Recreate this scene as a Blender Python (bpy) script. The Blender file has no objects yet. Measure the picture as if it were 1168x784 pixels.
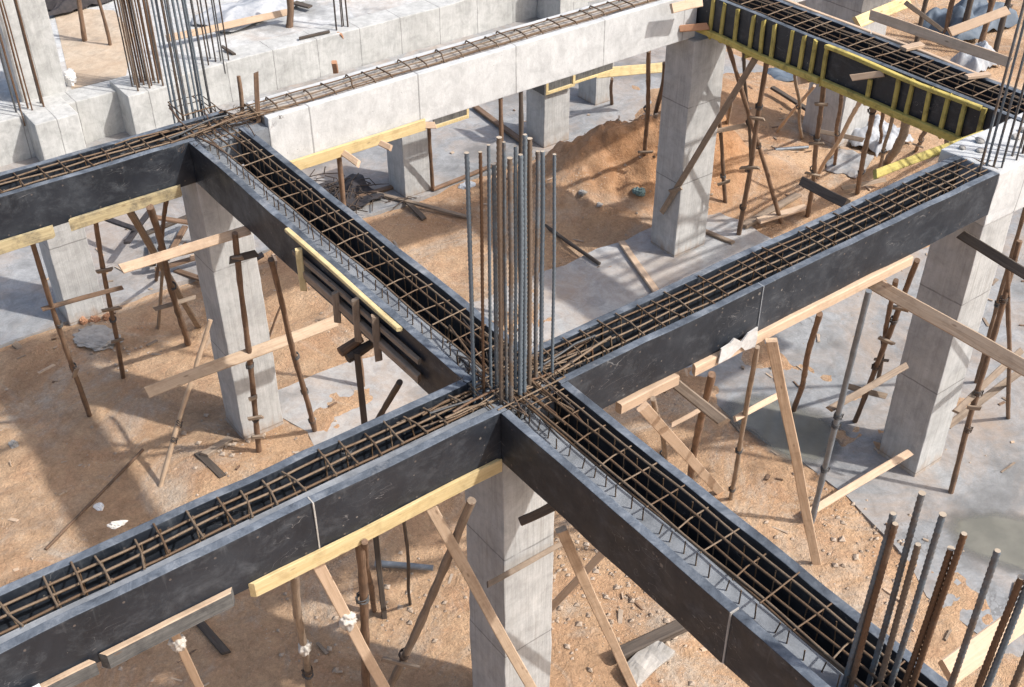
import bpy, bmesh, math, random
from mathutils import Vector, Matrix, noise
R = random.Random(7)
scene = bpy.context.scene
C = scene.collection

# ------------------------------------------------------------------ survey of the site
# x runs along the front beams, y along the cross beams, metres; ground at z = 0
PITCH = math.radians(36.5547); F = 1319.0; PX, PY = 592.0, 392.0
AZ = math.radians(53.0)
CAM = Vector((-3.629, -5.03, 9.165))
FWD2 = Vector((math.cos(AZ), math.sin(AZ), 0)); RT = Vector((math.sin(AZ), -math.cos(AZ), 0))
FW = FWD2 * math.cos(PITCH) - Vector((0, 0, math.sin(PITCH)))
UP = FWD2 * math.sin(PITCH) + Vector((0, 0, math.cos(PITCH)))
H = 3.965            # top of the beams
ZB = 3.51            # underside of the formwork
def at(px, py, z=None, x=None, y=None):
    d = RT * (px - PX) - UP * (py - PY) + FW * F
    if z is not None: t = (z - CAM.z) / d.z
    elif x is not None: t = (x - CAM.x) / d.x
    else: t = (y - CAM.y) / d.y
    return CAM + d * t
def pix(p):
    d = Vector(p) - CAM; w = d.dot(FW)
    return PX + F * d.dot(RT) / w, PY - F * d.dot(UP) / w
def nz(x, y, z=0.0): return noise.noise(Vector((x, y, z)))

# ------------------------------------------------------------------ materials
def newmat(name, rough=.8, spec=.3):
    m = bpy.data.materials.new(name); m.use_nodes = True
    nt = m.node_tree; b = nt.nodes['Principled BSDF']
    b.inputs['Roughness'].default_value = rough
    b.inputs['Specular IOR Level'].default_value = spec
    return m, nt, b
class N:
    def __init__(s, nt): s.nt = nt
    def n(s, t, **k):
        o = s.nt.nodes.new(t)
        for a, v in k.items(): setattr(o, a, v)
        return o
    def l(s, a, b): s.nt.links.new(a, b)
    def coord(s, scale=(1, 1, 1), kind='Object', rnd=False):
        tc = s.n('ShaderNodeTexCoord'); mp = s.n('ShaderNodeMapping')
        mp.inputs['Scale'].default_value = scale
        s.l(tc.outputs[kind], mp.inputs['Vector'])
        if rnd:
            oi = s.n('ShaderNodeObjectInfo'); mu = s.n('ShaderNodeMath', operation='MULTIPLY'); mu.inputs[1].default_value = 37.0
            s.l(oi.outputs['Random'], mu.inputs[0]); s.l(mu.outputs[0], mp.inputs['Location'])
        return mp.outputs['Vector']
    def noise(s, vec, scale, detail=5, rough=.6, dist=0.0):
        o = s.n('ShaderNodeTexNoise'); o.inputs['Scale'].default_value = scale; o.inputs['Detail'].default_value = detail
        o.inputs['Roughness'].default_value = rough; o.inputs['Distortion'].default_value = dist
        s.l(vec, o.inputs['Vector']); return o.outputs['Fac']
    def ramp(s, fac, stops, interp='LINEAR'):
        o = s.n('ShaderNodeValToRGB'); cr = o.color_ramp; cr.interpolation = interp
        while len(cr.elements) < len(stops): cr.elements.new(.5)
        for e, (p, c) in zip(cr.elements, stops):
            e.position = p; e.color = (c, c, c, 1) if not isinstance(c, tuple) else (*c, 1)
        s.l(fac, o.inputs['Fac']); return o.outputs['Color']
    def mix(s, fac, a, b, mode='MIX'):
        o = s.n('ShaderNodeMix', data_type='RGBA', blend_type=mode)
        for v, i in ((fac, 0), (a, 6), (b, 7)):
            if isinstance(v, (int, float)): o.inputs[i].default_value = v
            elif isinstance(v, tuple): o.inputs[i].default_value = (*v, 1)
            else: s.l(v, o.inputs[i])
        return o.outputs[2]
    def math(s, op, a, b=None):
        o = s.n('ShaderNodeMath', operation=op)
        for i, v in enumerate((a, b)):
            if v is None: continue
            if isinstance(v, (int, float)): o.inputs[i].default_value = v
            else: s.l(v, o.inputs[i])
        return o.outputs[0]
    def bump(s, b, h, strength=.4, dist=.01, prev=None):
        o = s.n('ShaderNodeBump'); o.inputs['Strength'].default_value = strength; o.inputs['Distance'].default_value = dist
        s.l(h, o.inputs['Height'])
        if prev is not None: s.l(prev, o.inputs['Normal'])
        s.l(o.outputs['Normal'], b.inputs['Normal']); return o.outputs['Normal']
    def sep(s, vec):
        o = s.n('ShaderNodeSeparateXYZ'); s.l(vec, o.inputs[0]); return o.outputs

def concrete_mat(name, lo, hi, seam_axis=None, period=1.2, grain=(7, 7, .8), stain=.65, foot=False):
    m, nt, b = newmat(name, .85, .25); g = N(nt)
    v = g.coord(rnd=True); vg = g.coord(grain, rnd=True)
    base = g.ramp(g.noise(v, 1.6, 6, .65), [(.3, lo), (.7, hi)])
    streak = g.ramp(g.noise(vg, 2.2, 4, .6), [(.3, .78), (.65, 1.0)])
    c = g.mix(.7, base, streak, 'MULTIPLY')
    blot = g.ramp(g.noise(v, 5.5, 7, .7, .6), [(.36, .62), (.56, 1.04)])
    c = g.mix(stain, c, blot, 'MULTIPLY')
    vo = g.n('ShaderNodeTexVoronoi'); vo.inputs['Scale'].default_value = 17; g.l(v, vo.inputs['Vector'])
    th = g.math('MULTIPLY', g.noise(v, 6, 2), .16)
    pit = g.math('LESS_THAN', vo.outputs['Distance'], g.math('SUBTRACT', th, .028))
    c = g.mix(g.math('MULTIPLY', pit, .6), c, (.10, .10, .095))
    fine = g.noise(v, 60, 4, .7)
    c = g.mix(.35, c, g.ramp(fine, [(.3, .75), (.7, 1.08)]), 'MULTIPLY')
    h = g.math('ADD', g.math('MULTIPLY', fine, .25), g.noise(vg, 5, 4))
    h = g.math('SUBTRACT', h, g.math('MULTIPLY', pit, .8))
    if seam_axis is not None:
        raw = g.coord(); sx = g.sep(raw)
        wob = g.math('MULTIPLY', g.math('SUBTRACT', g.noise(raw, 2.5, 3), .5), .035)
        lines = None
        for ax, per, off in seam_axis:
            q = g.math('ADD', g.math('ADD', sx[ax], off), wob)
            d = g.math('ABSOLUTE', g.math('SUBTRACT', g.math('FRACT', g.math('DIVIDE', q, per)), .5))
            near = g.math('LESS_THAN', d, .009 / per)
            lines = near if lines is None else g.math('MAXIMUM', lines, near)
        br = g.ramp(g.noise(raw, 3.0, 3), [(.3, .15), (.45, 1.0)])
        lf = g.math('MULTIPLY', lines, br)
        c = g.mix(g.math('MULTIPLY', lf, .55), c, (.12, .115, .11))
        h = g.math('SUBTRACT', h, g.math('MULTIPLY', lf, .8))
    if foot:
        raw = g.coord(); zz = g.sep(raw)[2]
        lvl = g.math('ADD', g.math('MULTIPLY', zz, -2.2), g.math('MULTIPLY', g.noise(g.coord((5, 5, 1.6), rnd=True), 2.0, 6, .7), 1.6))
        c = g.mix(g.ramp(lvl, [(.30, 0.0), (.9, .75)]), c, (.33, .22, .135))
        drip = g.ramp(g.noise(g.coord((11, 11, .35), rnd=True), 2.4, 5, .7), [(.56, 0.0), (.68, .45)])
        c = g.mix(drip, c, (.26, .245, .22))
    g.l(c, b.inputs['Base Color']); g.bump(b, h, .45, .012)
    return m

def wood_mat(name, c1, c2, rough=.75, dirt=.5, dirtc=(.10, .075, .055), paint=None):
    m, nt, b = newmat(name, rough, .25); g = N(nt)
    v = g.coord(rnd=True); vg = g.coord((26, 26, 1.3), rnd=True)
    grain = g.noise(vg, 1.6, 6, .65, .8)
    c = g.mix(g.ramp(grain, [(.3, 0.0), (.7, 1.0)]), c1, c2)
    oi = g.n('ShaderNodeObjectInfo')
    c = g.mix(.55, c, g.ramp(oi.outputs['Random'], [(0, (.62, .58, .55)), (.5, (.9, .9, .9)), (1, (1.1, 1.05, 1.0))]), 'MULTIPLY')
    d = g.ramp(g.noise(v, 7, 6, .7, .3), [(.48, 0.0), (.72, dirt)])
    c = g.mix(d, c, dirtc)
    knots = g.n('ShaderNodeTexVoronoi'); knots.inputs['Scale'].default_value = 3.3
    g.l(g.coord((3, 3, 1), rnd=True), knots.inputs['Vector'])
    c = g.mix(g.ramp(knots.outputs['Distance'], [(.05, .6), (.12, 0.0)]), c, (.12, .07, .04))
    g.l(c, b.inputs['Base Color']); g.bump(b, grain, .45, .006)
    return m

def rebar_mat(name, rust, steel, bias):
    m, nt, b = newmat(name, .62, .4); g = N(nt)
    v = g.coord(rnd=True)
    f = g.noise(v, 5, 6, .7); oi = g.n('ShaderNodeObjectInfo')
    f = g.math('ADD', f, g.math('MULTIPLY', g.math('SUBTRACT', oi.outputs['Random'], .5), .5))
    c = g.mix(g.ramp(f, [(bias - .12, 0.0), (bias + .12, 1.0)]), rust, steel)
    c = g.mix(.6, c, g.ramp(g.noise(v, 45, 4, .7), [(.3, .55), (.7, 1.15)]), 'MULTIPLY')
    g.l(c, b.inputs['Base Color']); b.inputs['Metallic'].default_value = .25
    g.bump(b, g.noise(v, 120, 3), .5, .003)
    return m

def ply_mat():
    m, nt, b = newmat('black_film_plywood', .42, .45); g = N(nt)
    v = g.coord(); vs = g.coord((1, 1, 2.5))
    c = g.ramp(g.noise(v, 1.6, 7, .66, .6), [(.3, (.009, .012, .017)), (.5, (.016, .020, .027)), (.72, (.034, .040, .049))])
    smear = g.ramp(g.noise(g.coord((1.6, 1.6, 2.4)), 2.3, 9, .78, .35), [(.50, 0.0), (.63, .18), (.78, .5)])
    c = g.mix(smear, c, (.16, .175, .19))
    w = g.n('ShaderNodeTexNoise'); w.inputs['Scale'].default_value = 3.5; w.inputs['Detail'].default_value = 2; w.inputs['Distortion'].default_value = 1.2
    g.l(vs, w.inputs['Vector'])
    scr = g.math('LESS_THAN', g.math('ABSOLUTE', g.math('SUBTRACT', w.outputs['Fac'], .52)), .0035)
    msk = g.ramp(g.noise(v, 2.3, 3), [(.5, 0.0), (.62, .5)])
    c = g.mix(g.math('MULTIPLY', scr, msk), c, (.32, .31, .30))
    spots = g.n('ShaderNodeTexVoronoi'); spots.inputs['Scale'].default_value = 9; g.l(v, spots.inputs['Vector'])
    sp = g.math('LESS_THAN', spots.outputs['Distance'], g.math('SUBTRACT', g.math('MULTIPLY', g.noise(v, 2.2, 6, .7), .5), .2))
    c = g.mix(g.math('MULTIPLY', sp, .45), c, (.30, .27, .23))
    sx = g.sep(v); al = g.math('ADD', sx[0], sx[1])
    du = g.math('MULTIPLY', g.math('SUBTRACT', g.math('FRACT', g.math('DIVIDE', g.math('ADD', al, 20.0), .29)), .5), .29)
    dz = g.math('SUBTRACT', g.math('PINGPONG', g.math('SUBTRACT', sx[2], 3.735), .165), .165)
    rr = g.math('SQRT', g.math('ADD', g.math('MULTIPLY', du, du), g.math('MULTIPLY', dz, dz)))
    c = g.mix(g.math('MULTIPLY', g.math('LESS_THAN', rr, .0085), .55), c, (.16, .13, .11))
    dr = g.noise(g.coord((13, 13, .9)), 1.6, 5, .7)
    dr = g.math('ADD', dr, g.math('MULTIPLY', g.math('SUBTRACT', sx[2], 3.95), .55))
    c = g.mix(g.ramp(dr, [(.56, 0.0), (.66, .12), (.78, .35)]), c, (.20, .21, .22))
    g.l(c, b.inputs['Base Color'])
    g.l(g.ramp(g.noise(v, 6, 5), [(.3, .36), (.75, .62)]), b.inputs['Roughness'])
    g.bump(b, g.noise(v, 9, 6, .65), .3, .006)
    return m

def sunlit_dust_mat():   # worn edge under cement dust; sunlight on the panel tops also painted in
    m, nt, b = newmat('dusty_sunlit_panel_edge', .85, .2); g = N(nt)
    v = g.coord()
    c = g.ramp(g.noise(v, 5, 8, .74, .5), [(.27, (.04, .048, .062)), (.5, (.125, .143, .168)), (.74, (.28, .30, .325))])
    c = g.mix(.8, c, g.ramp(g.noise(v, .9, 3, .6), [(.35, .5), (.65, 1.15)]), 'MULTIPLY')
    c = g.mix(g.ramp(g.noise(v, 2.6, 5, .7), [(.58, 0.0), (.72, .65)]), c, (.36, .36, .36))
    c = g.mix(.4, c, g.ramp(g.noise(v, 55, 3, .7), [(.3, .7), (.7, 1.1)]), 'MULTIPLY')
    g.l(c, b.inputs['Base Color']); g.bump(b, g.noise(v, 30, 5, .7), .5, .006)
    return m

def sand_mat():
    m, nt, b = newmat('sandy_soil', .95, .1); g = N(nt)
    v = g.coord()
    c = g.ramp(g.noise(v, .45, 7, .62, .4), [(.28, (.42, .257, .150)), (.5, (.56, .367, .222)), (.72, (.645, .46, .305))])
    c = g.mix(g.ramp(g.noise(v, 1.9, 7, .7, .8), [(.46, 0.0), (.68, .6)]), c, (.50, .285, .165))
    grey = g.ramp(g.noise(v, .8, 9, .75, .9), [(.50, 0.0), (.65, .7)])
    c = g.mix(grey, c, (.53, .465, .385))
    damp = g.ramp(g.noise(v, .48, 7, .68, .4), [(.51, 0.0), (.66, .7)])
    c = g.mix(damp, c, (.27, .17, .105))
    f = g.noise(v, 26, 6, .75); ff = g.noise(v, 95, 3, .8)
    c = g.mix(.8, c, g.ramp(f, [(.3, .68), (.66, 1.12)]), 'MULTIPLY')
    c = g.mix(.55, c, g.ramp(ff, [(.3, .62), (.7, 1.18)]), 'MULTIPLY')
    vo = g.n('ShaderNodeTexVoronoi'); vo.inputs['Scale'].default_value = 22; g.l(v, vo.inputs['Vector'])
    at = g.n('ShaderNodeAttribute', attribute_name='soil')
    so_ = g.math('MULTIPLY', at.outputs['Fac'], g.ramp(g.noise(v, 1.4, 6, .7), [(.3, .35), (.6, 1.0)]))
    c = g.mix(so_, c, g.ramp(g.noise(v, 3.2, 8, .75, .6), [(.32, (.27, .135, .065)), (.55, (.45, .245, .125)), (.75, (.58, .36, .215))]))
    mid = g.noise(v, 5.5, 8, .78, 1.2)
    c = g.mix(.42, c, g.ramp(mid, [(.36, (.66, .62, .58)), (.52, (1.0, 1.0, 1.0)), (.68, (1.08, 1.06, 1.04))]), 'MULTIPLY')
    peb = g.math('LESS_THAN', vo.outputs['Distance'], g.math('SUBTRACT', g.math('MULTIPLY', g.noise(v, 1.5, 5, .7), .9), .36))
    c = g.mix(g.math('MULTIPLY', peb, .5), c, (.58, .50, .41))
    h = g.math('ADD', g.math('MULTIPLY', f, .6), g.math('ADD', g.math('MULTIPLY', ff, .2), g.math('MULTIPLY', g.noise(v, 6, 6, .7), 1.6)))
    h = g.math('ADD', h, g.math('MULTIPLY', g.math('ABSOLUTE', g.math('SUBTRACT', g.noise(v, 11, 5, .7, .5), .5)), 2.2))
    g.l(c, b.inputs['Base Color']); g.bump(b, h, .8, .03)
    return m

def slab_mat(name, lo, hi, sand_amt, crack=True):
    m, nt, b = newmat(name, .8, .3); g = N(nt)
    v = g.coord()
    c = g.ramp(g.noise(v, .9, 7, .66, .5), [(.28, lo), (.72, hi)])
    c = g.mix(.75, c, g.ramp(g.noise(v, 4.5, 7, .72, 1.0), [(.34, .6), (.64, 1.08)]), 'MULTIPLY')
    c = g.mix(.5, c, g.ramp(g.noise(v, 40, 4, .75), [(.3, .7), (.7, 1.12)]), 'MULTIPLY')
    if crack:
        vo = g.n('ShaderNodeTexVoronoi', feature='DISTANCE_TO_EDGE'); vo.inputs['Scale'].default_value = .4
        wv = g.n('ShaderNodeVectorMath', operation='ADD'); nn = g.n('ShaderNodeTexNoise'); nn.inputs['Scale'].default_value = 2.0; nn.inputs['Detail'].default_value = 6
        g.l(v, nn.inputs['Vector']); g.l(v, wv.inputs[0]); g.l(nn.outputs['Color'], wv.inputs[1]); g.l(wv.outputs[0], vo.inputs['Vector'])
        ck = g.math('LESS_THAN', vo.outputs['Distance'], .0035)
        km = g.ramp(g.noise(v, .8, 2), [(.5, 0.0), (.58, .45)])
        c = g.mix(g.math('MULTIPLY', ck, km), c, (.10, .095, .09))
    sd = g.ramp(g.noise(v, .75, 8, .72, .7), [(sand_amt - .16, 0.0), (sand_amt + .05, .4), (sand_amt + .24, .9)])
    c = g.mix(sd, c, (.44, .30, .19))
    wet = g.ramp(g.noise(v, .5, 5, .6), [(.55, 0.0), (.63, .55)])
    c = g.mix(wet, c, (.13, .125, .115))
    g.l(c, b.inputs['Base Color'])
    g.l(g.ramp(wet, [(0, .85), (.55, .5)]), b.inputs['Roughness'])
    g.bump(b, g.math('ADD', g.noise(v, 14, 6, .7), g.math('MULTIPLY', g.noise(v, 60, 3), .3)), .5, .012)
    return m

def plain_mat(name, c1, c2, rough=.8, scale=8, metal=0.0, bump=.3):
    m, nt, b = newmat(name, rough, .35); g = N(nt)
    v = g.coord(rnd=True)
    g.l(g.ramp(g.noise(v, scale, 6, .7, .4), [(.3, c1), (.7, c2)]), b.inputs['Base Color'])
    b.inputs['Metallic'].default_value = metal
    g.bump(b, g.noise(v, scale * 4, 4, .7), bump, .006)
    return m

M = dict(
    ply=ply_mat(), dust=sunlit_dust_mat(), sand=sand_mat(),
    col=concrete_mat('column_concrete', (.42, .415, .40), (.53, .525, .505), [(2, 1.17, .5)], grain=(9, 9, .5), stain=.45, foot=True),
    beamc=concrete_mat('beam_concrete', (.53, .53, .515), (.63, .63, .615), [(0, 1.35, .2)], grain=(3, 3, 1.6), stain=.4),
    wallc=concrete_mat('wall_concrete', (.45, .445, .42), (.58, .575, .55), [(0, .92, .1)], grain=(5, 5, .7), stain=.5),
    fill=concrete_mat('cement_fill', (.16, .172, .188), (.32, .335, .35), None, grain=(2, 2, 2)),
    slab=slab_mat('slab_concrete', (.25, .25, .25), (.40, .40, .395), .60),
    strip=slab_mat('strip_concrete', (.36, .36, .355), (.50, .495, .48), .545),
    slabr=slab_mat('damp_shaded_slab_concrete', (.23, .236, .24), (.37, .372, .37), .60),  # damp concrete, with the shade on this slab also put into the darker colour
    terrace=slab_mat('terrace_concrete', (.49, .49, .475), (.60, .60, .585), .64),
    pine=wood_mat('pale_pine', (.50, .36, .245), (.62, .47, .34), dirt=.35, dirtc=(.25, .18, .12)),
    old=wood_mat('weathered_timber', (.21, .155, .11), (.36, .285, .215)),
    tanw=wood_mat('tan_timber', (.40, .285, .19), (.55, .42, .30), dirt=.45, dirtc=(.17, .11, .07)),
    pole=wood_mat('brown_pole_wood', (.12, .075, .048), (.27, .175, .115), dirt=.8, dirtc=(.07, .052, .04)),
    dark=wood_mat('dark_timber', (.055, .045, .038), (.13, .105, .085)),
    yel=wood_mat('yellow_board', (.60, .46, .22), (.76, .63, .36), dirt=.6, dirtc=(.30, .21, .10)),
    yelp=wood_mat('yellow_paint', (.42, .335, .085), (.56, .46, .15), dirt=.8, dirtc=(.09, .075, .03)),
    grey=wood_mat('grey_board', (.075, .075, .072), (.17, .165, .155), dirt=.7, dirtc=(.03, .03, .032)),
    rust=rebar_mat('rusty_rebar', (.145, .080, .044), (.18, .135, .10), .56), cut=plain_mat('cut_steel', (.36, .28, .20), (.50, .42, .32), .5),
    tan=rebar_mat('cage_rebar', (.135, .082, .046), (.205, .145, .095), .5),
    steel=rebar_mat('steel_rebar', (.165, .12, .085), (.15, .18, .205), .34),
    darkbar=rebar_mat('dark_rebar', (.085, .06, .045), (.10, .10, .10), .5),
    pipe=plain_mat('grey_steel_pipe', (.14, .16, .18), (.26, .28, .30), .5, 9, .4),
    white=plain_mat('white_plaster', (.62, .61, .59), (.82, .81, .79), .8, 6),
    rag=plain_mat('pale_rag', (.42, .38, .33), (.62, .58, .52), .9, 10),
    rubble=plain_mat('grey_rubble', (.26, .24, .21), (.46, .43, .39), .9, 7, 0, .8),
    brick=plain_mat('brick_wood', (.32, .16, .085), (.45, .25, .15), .9, 7),
    psand=slab_mat('pale_sand', (.44, .35, .26), (.60, .50, .385), .55, False),
    paper=plain_mat('cement_paper', (.40, .39, .37), (.62, .61, .59), .85, 14),
    yold=wood_mat('old_yellow_board', (.34, .275, .15), (.54, .45, .27), dirt=.9, dirtc=(.09, .08, .065)),
    teal=plain_mat('teal_block', (.10, .17, .17), (.18, .26, .25), .7, 6),
    tarp=plain_mat('pale_tarpaulin', (.26, .28, .31), (.46, .46, .46), .75, 5),
    blue=plain_mat('blue_grey_tarpaulin', (.07, .095, .125), (.15, .18, .215), .6, 3),
    nett=plain_mat('dark_netting', (.02, .02, .022), (.06, .05, .05), .8, 12),
    gravel=plain_mat('pale_gravel', (.28, .21, .15), (.50, .40, .31), .9, 3),
    fillrub=plain_mat('brown_mortar_rubble', (.22, .17, .125), (.55, .51, .46), .95, 9, 0, .9),
)
pm, pnt, pb = newmat('murky_puddle_water', .1, .4); g_ = N(pnt)
at_ = g_.n('ShaderNodeAttribute', attribute_name='depth'); v_ = g_.coord()
lvl = g_.math('ADD', at_.outputs['Fac'], g_.math('MULTIPLY', g_.math('SUBTRACT', g_.noise(v_, 1.6, 8, .68), .5), 1.1))
g_.l(g_.mix(g_.ramp(lvl, [(.3, 0.0), (.6, 1.0)]), (.16, .155, .14), g_.ramp(g_.noise(v_, 1.3, 6, .65), [(.35, (.17, .165, .135)), (.7, (.27, .255, .21))])), pb.inputs['Base Color'])
g_.l(g_.ramp(lvl, [(.36, .6), (.5, .09)]), pb.inputs['Roughness'])
g_.l(g_.ramp(lvl, [(.12, 0.0), (.38, .5), (.6, .85)]), pb.inputs['Alpha'])
g_.bump(pb, g_.noise(v_, 5, 3), .08, .01); M['water'] = pm

# ------------------------------------------------------------------ object helpers
def link(name, bm, mats, parent=None, loc=None, smooth=False):
    me = bpy.data.meshes.new(name)
    bmesh.ops.recalc_face_normals(bm, faces=bm.faces[:])
    if smooth:
        for f in bm.faces: f.smooth = len(f.verts) <= 4
    bm.to_mesh(me); bm.free()
    for m in (mats if isinstance(mats, (list, tuple)) else [mats]): me.materials.append(m)
    o = bpy.data.objects.new(name, me); C.objects.link(o)
    if parent is not None: o.parent = parent
    if loc is not None: o.location = loc
    return o
def tag(o, label, cat, group=None):
    o['label'] = label; o['category'] = cat
    if group: o['group'] = group
    return o
def thing(name, label, cat, loc=(0, 0, 0), group=None):
    o = bpy.data.objects.new(name, None); C.objects.link(o); o.location = loc; o.empty_display_size = .2
    return tag(o, label, cat, group)
def struct(o): o['kind'] = 'structure'; return o
def box(bm, x0, x1, y0, y1, z0, z1, mi=0, top=None, bev=0.0):
    vs = [bm.verts.new(p) for p in ((x0, y0, z0), (x1, y0, z0), (x1, y1, z0), (x0, y1, z0), (x0, y0, z1), (x1, y0, z1), (x1, y1, z1), (x0, y1, z1))]
    fs = []
    for i in ((0, 3, 2, 1), (4, 5, 6, 7), (0, 1, 5, 4), (1, 2, 6, 5), (2, 3, 7, 6), (3, 0, 4, 7)):
        f = bm.faces.new([vs[k] for k in i]); f.material_index = mi; fs.append(f)
    if top is not None: fs[1].material_index = top
    if bev:
        es = list({e for f in fs for e in f.edges})
        bmesh.ops.bevel(bm, geom=es, offset=bev, segments=2, affect='EDGES', profile=.6)
    return fs
def wobble(bm, amp, freq, seed=0.0, lock=None):
    for v in bm.verts:
        p = v.co * freq
        q = Vector((nz(p.x + seed, p.y, p.z), nz(p.x + 31 + seed, p.y, p.z), nz(p.x, p.y + 57 + seed, p.z))) * amp
        v.co += q
def tube(bm, pts, r, n=7, cap=True, rr=None):
    pts = [Vector(p) for p in pts]; rings = []
    prev = None
    for i, p in enumerate(pts):
        t = (pts[min(i + 1, len(pts) - 1)] - pts[max(i - 1, 0)]).normalized()
        if prev is None:
            a = Vector((0, 0, 1)) if abs(t.z) < .9 else Vector((1, 0, 0))
            u = t.cross(a).normalized()
        else: u = (prev - t * prev.dot(t)).normalized()
        prev = u; w = t.cross(u); q = r if rr is None else rr[i]
        rings.append([bm.verts.new(p + (u * math.cos(2 * math.pi * k / n) + w * math.sin(2 * math.pi * k / n)) * q) for k in range(n)])
    for a, b in zip(rings, rings[1:]):
        for k in range(n): bm.faces.new((a[k], a[(k + 1) % n], b[(k + 1) % n], b[k]))
    if cap:
        bm.faces.new([bm.verts.new(v.co) for v in rings[0][::-1]]).smooth = False; bm.faces.new([bm.verts.new(v.co) for v in rings[-1]]).smooth = False
def pole_bm(L, r, seed, n=9, crook=.5, taper=.15):
    bm = bmesh.new(); k = max(4, int(L / .09)); pts = []; rr = []
    for i in range(k + 1):
        z = L * i / k; e = math.sin(math.pi * i / k)
        pts.append((nz(seed, z * .45) * r * crook * 3 * e, nz(seed + 9, z * .45) * r * crook * 3 * e, z))
        rr.append(r * (1 + taper * (.5 - i / k)) * (1 + .2 * nz(seed + 3, z * 4.5)))
    tube(bm, pts, r, n, True, rr)
    for v in bm.verts: v.co += Vector((nz(v.co.x * 40, v.co.z * 4, seed), nz(v.co.y * 40, v.co.z * 4, seed + 5), 0)) * r * .12
    return bm
def board_bm(L, w, h, seed, warp=.006):
    bm = bmesh.new(); k = max(3, int(L / .18)); c = min(w, h) * .14; rings = []
    prof = [(-w / 2 + c, -h / 2), (w / 2 - c, -h / 2), (w / 2, -h / 2 + c), (w / 2, h / 2 - c), (w / 2 - c, h / 2), (-w / 2 + c, h / 2), (-w / 2, h / 2 - c), (-w / 2, -h / 2 + c)]
    for i in range(k + 1):
        z = L * i / k; e = math.sin(math.pi * i / k)
        ox, oy = nz(seed, z * .7) * warp * 2 * e, nz(seed + 7, z * .7) * warp * 2 * e
        tw = nz(seed + 2, z * .5) * .05; sc = 1 + .06 * nz(seed + 4, z * 3)
        skew = (R.random() - .5) * .05 if i in (0, k) else 0
        rings.append([bm.verts.new((ox + (x * math.cos(tw) - y * math.sin(tw)) * sc, oy + (x * math.sin(tw) + y * math.cos(tw)) * sc, z + skew * x / w * 1.5)) for x, y in prof])
    for a, b in zip(rings, rings[1:]):
        for j in range(8): bm.faces.new((a[j], a[(j + 1) % 8], b[(j + 1) % 8], b[j]))
    bm.faces.new(rings[0][::-1]); bm.faces.new(rings[-1])
    return bm
def frame(p0, p1, upv=Vector((0, 0, 1))):
    z = (p1 - p0).normalized()
    if abs(z.dot(upv)) > .97: upv = (CAM - p0).normalized()
    x = z.cross(upv).normalized(); y = z.cross(x)
    m = Matrix((x, y, z)).transposed().to_4x4(); m.translation = p0
    return m
STK = {}
def stick(key, name, label, cat, p0, p1, w, h=None, mat='pole', cleats=(), ties=(), group=None, face=False, crook=.5):
    """A pole (h None) or sawn board between two points, with cleats (fraction, length, angle) and tied joints."""
    p0, p1 = Vector(p0), Vector(p1); L = (p1 - p0).length; seed = R.uniform(0, 90)
    bm = pole_bm(L, w / 2, seed, crook=crook) if h is None else board_bm(L, w, h, seed)
    o = link(name, bm, M[mat], smooth=h is None)
    up = (CAM - (p0 + p1) / 2).normalized() if face else Vector((0, 0, 1))
    o.matrix_world = frame(p0, p1, up)
    tag(o, label, cat, group); STK[key] = (p0, p1)
    r = w / 2
    inv = o.matrix_world.to_3x3().inverted()
    tow = inv @ (CAM - (p0 + p1) / 2).normalized()
    a0 = math.atan2(tow.y, tow.x)
    for fr, ln, ang in cleats:
        b = board_bm(ln, .05, .028, R.uniform(0, 9), .006)
        d = Vector((math.cos(a0), math.sin(a0), 0)); side = Vector((-d.y, d.x, 0))
        ax = (side * math.cos(ang) + Vector((0, 0, 1)) * math.sin(ang)).normalized()
        ctr = Vector((0, 0, L * fr)) + d * ((r if h is None else h / 2) + .012)
        m = Matrix((ax.cross(d).normalized(), d, ax)).transposed().to_4x4(); m.translation = ctr - ax * ln / 2
        c = link('cleat', b, M['old' if mat != 'dark' else 'dark'], o); c.matrix_local = m
    for fr in ties:
        b = bmesh.new(); pts = []
        rad = (r * 1.12 if h is None else max(w, h) * .62)
        for k in range(33):
            t = k / 32; an = t * math.pi * 6
            pts.append((math.cos(an) * rad * (1 + .15 * R.random()), math.sin(an) * rad * (1 + .15 * R.random()), L * fr + (t - .5) * .07 + R.uniform(-.012, .012)))
        for q in (1, -1):
            pts.append((pts[-1][0] * 1.12, pts[-1][1] * 1.12 + q * .012, L * fr - .045 * q))
        tube(b, pts, .006, 5)
        link('wire_tie', b, M['darkbar'], o, smooth=True)
    return o
def zon(key, px, py):
    """Point on a standing pole seen at that place, brought just in front of it."""
    p0, p1 = STK[key]; d = (RT * (px - PX) - UP * (py - PY) + FW * F).normalized(); u = (p1 - p0); w = p0 - CAM
    a, b, c = u.dot(u), u.dot(d), 1.0; dd, e = u.dot(w), d.dot(w)
    s = (b * e - c * dd) / (a * c - b * b)
    return (p0 + u * s).z
def P(px, py, z): return at(px, py, z)

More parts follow.
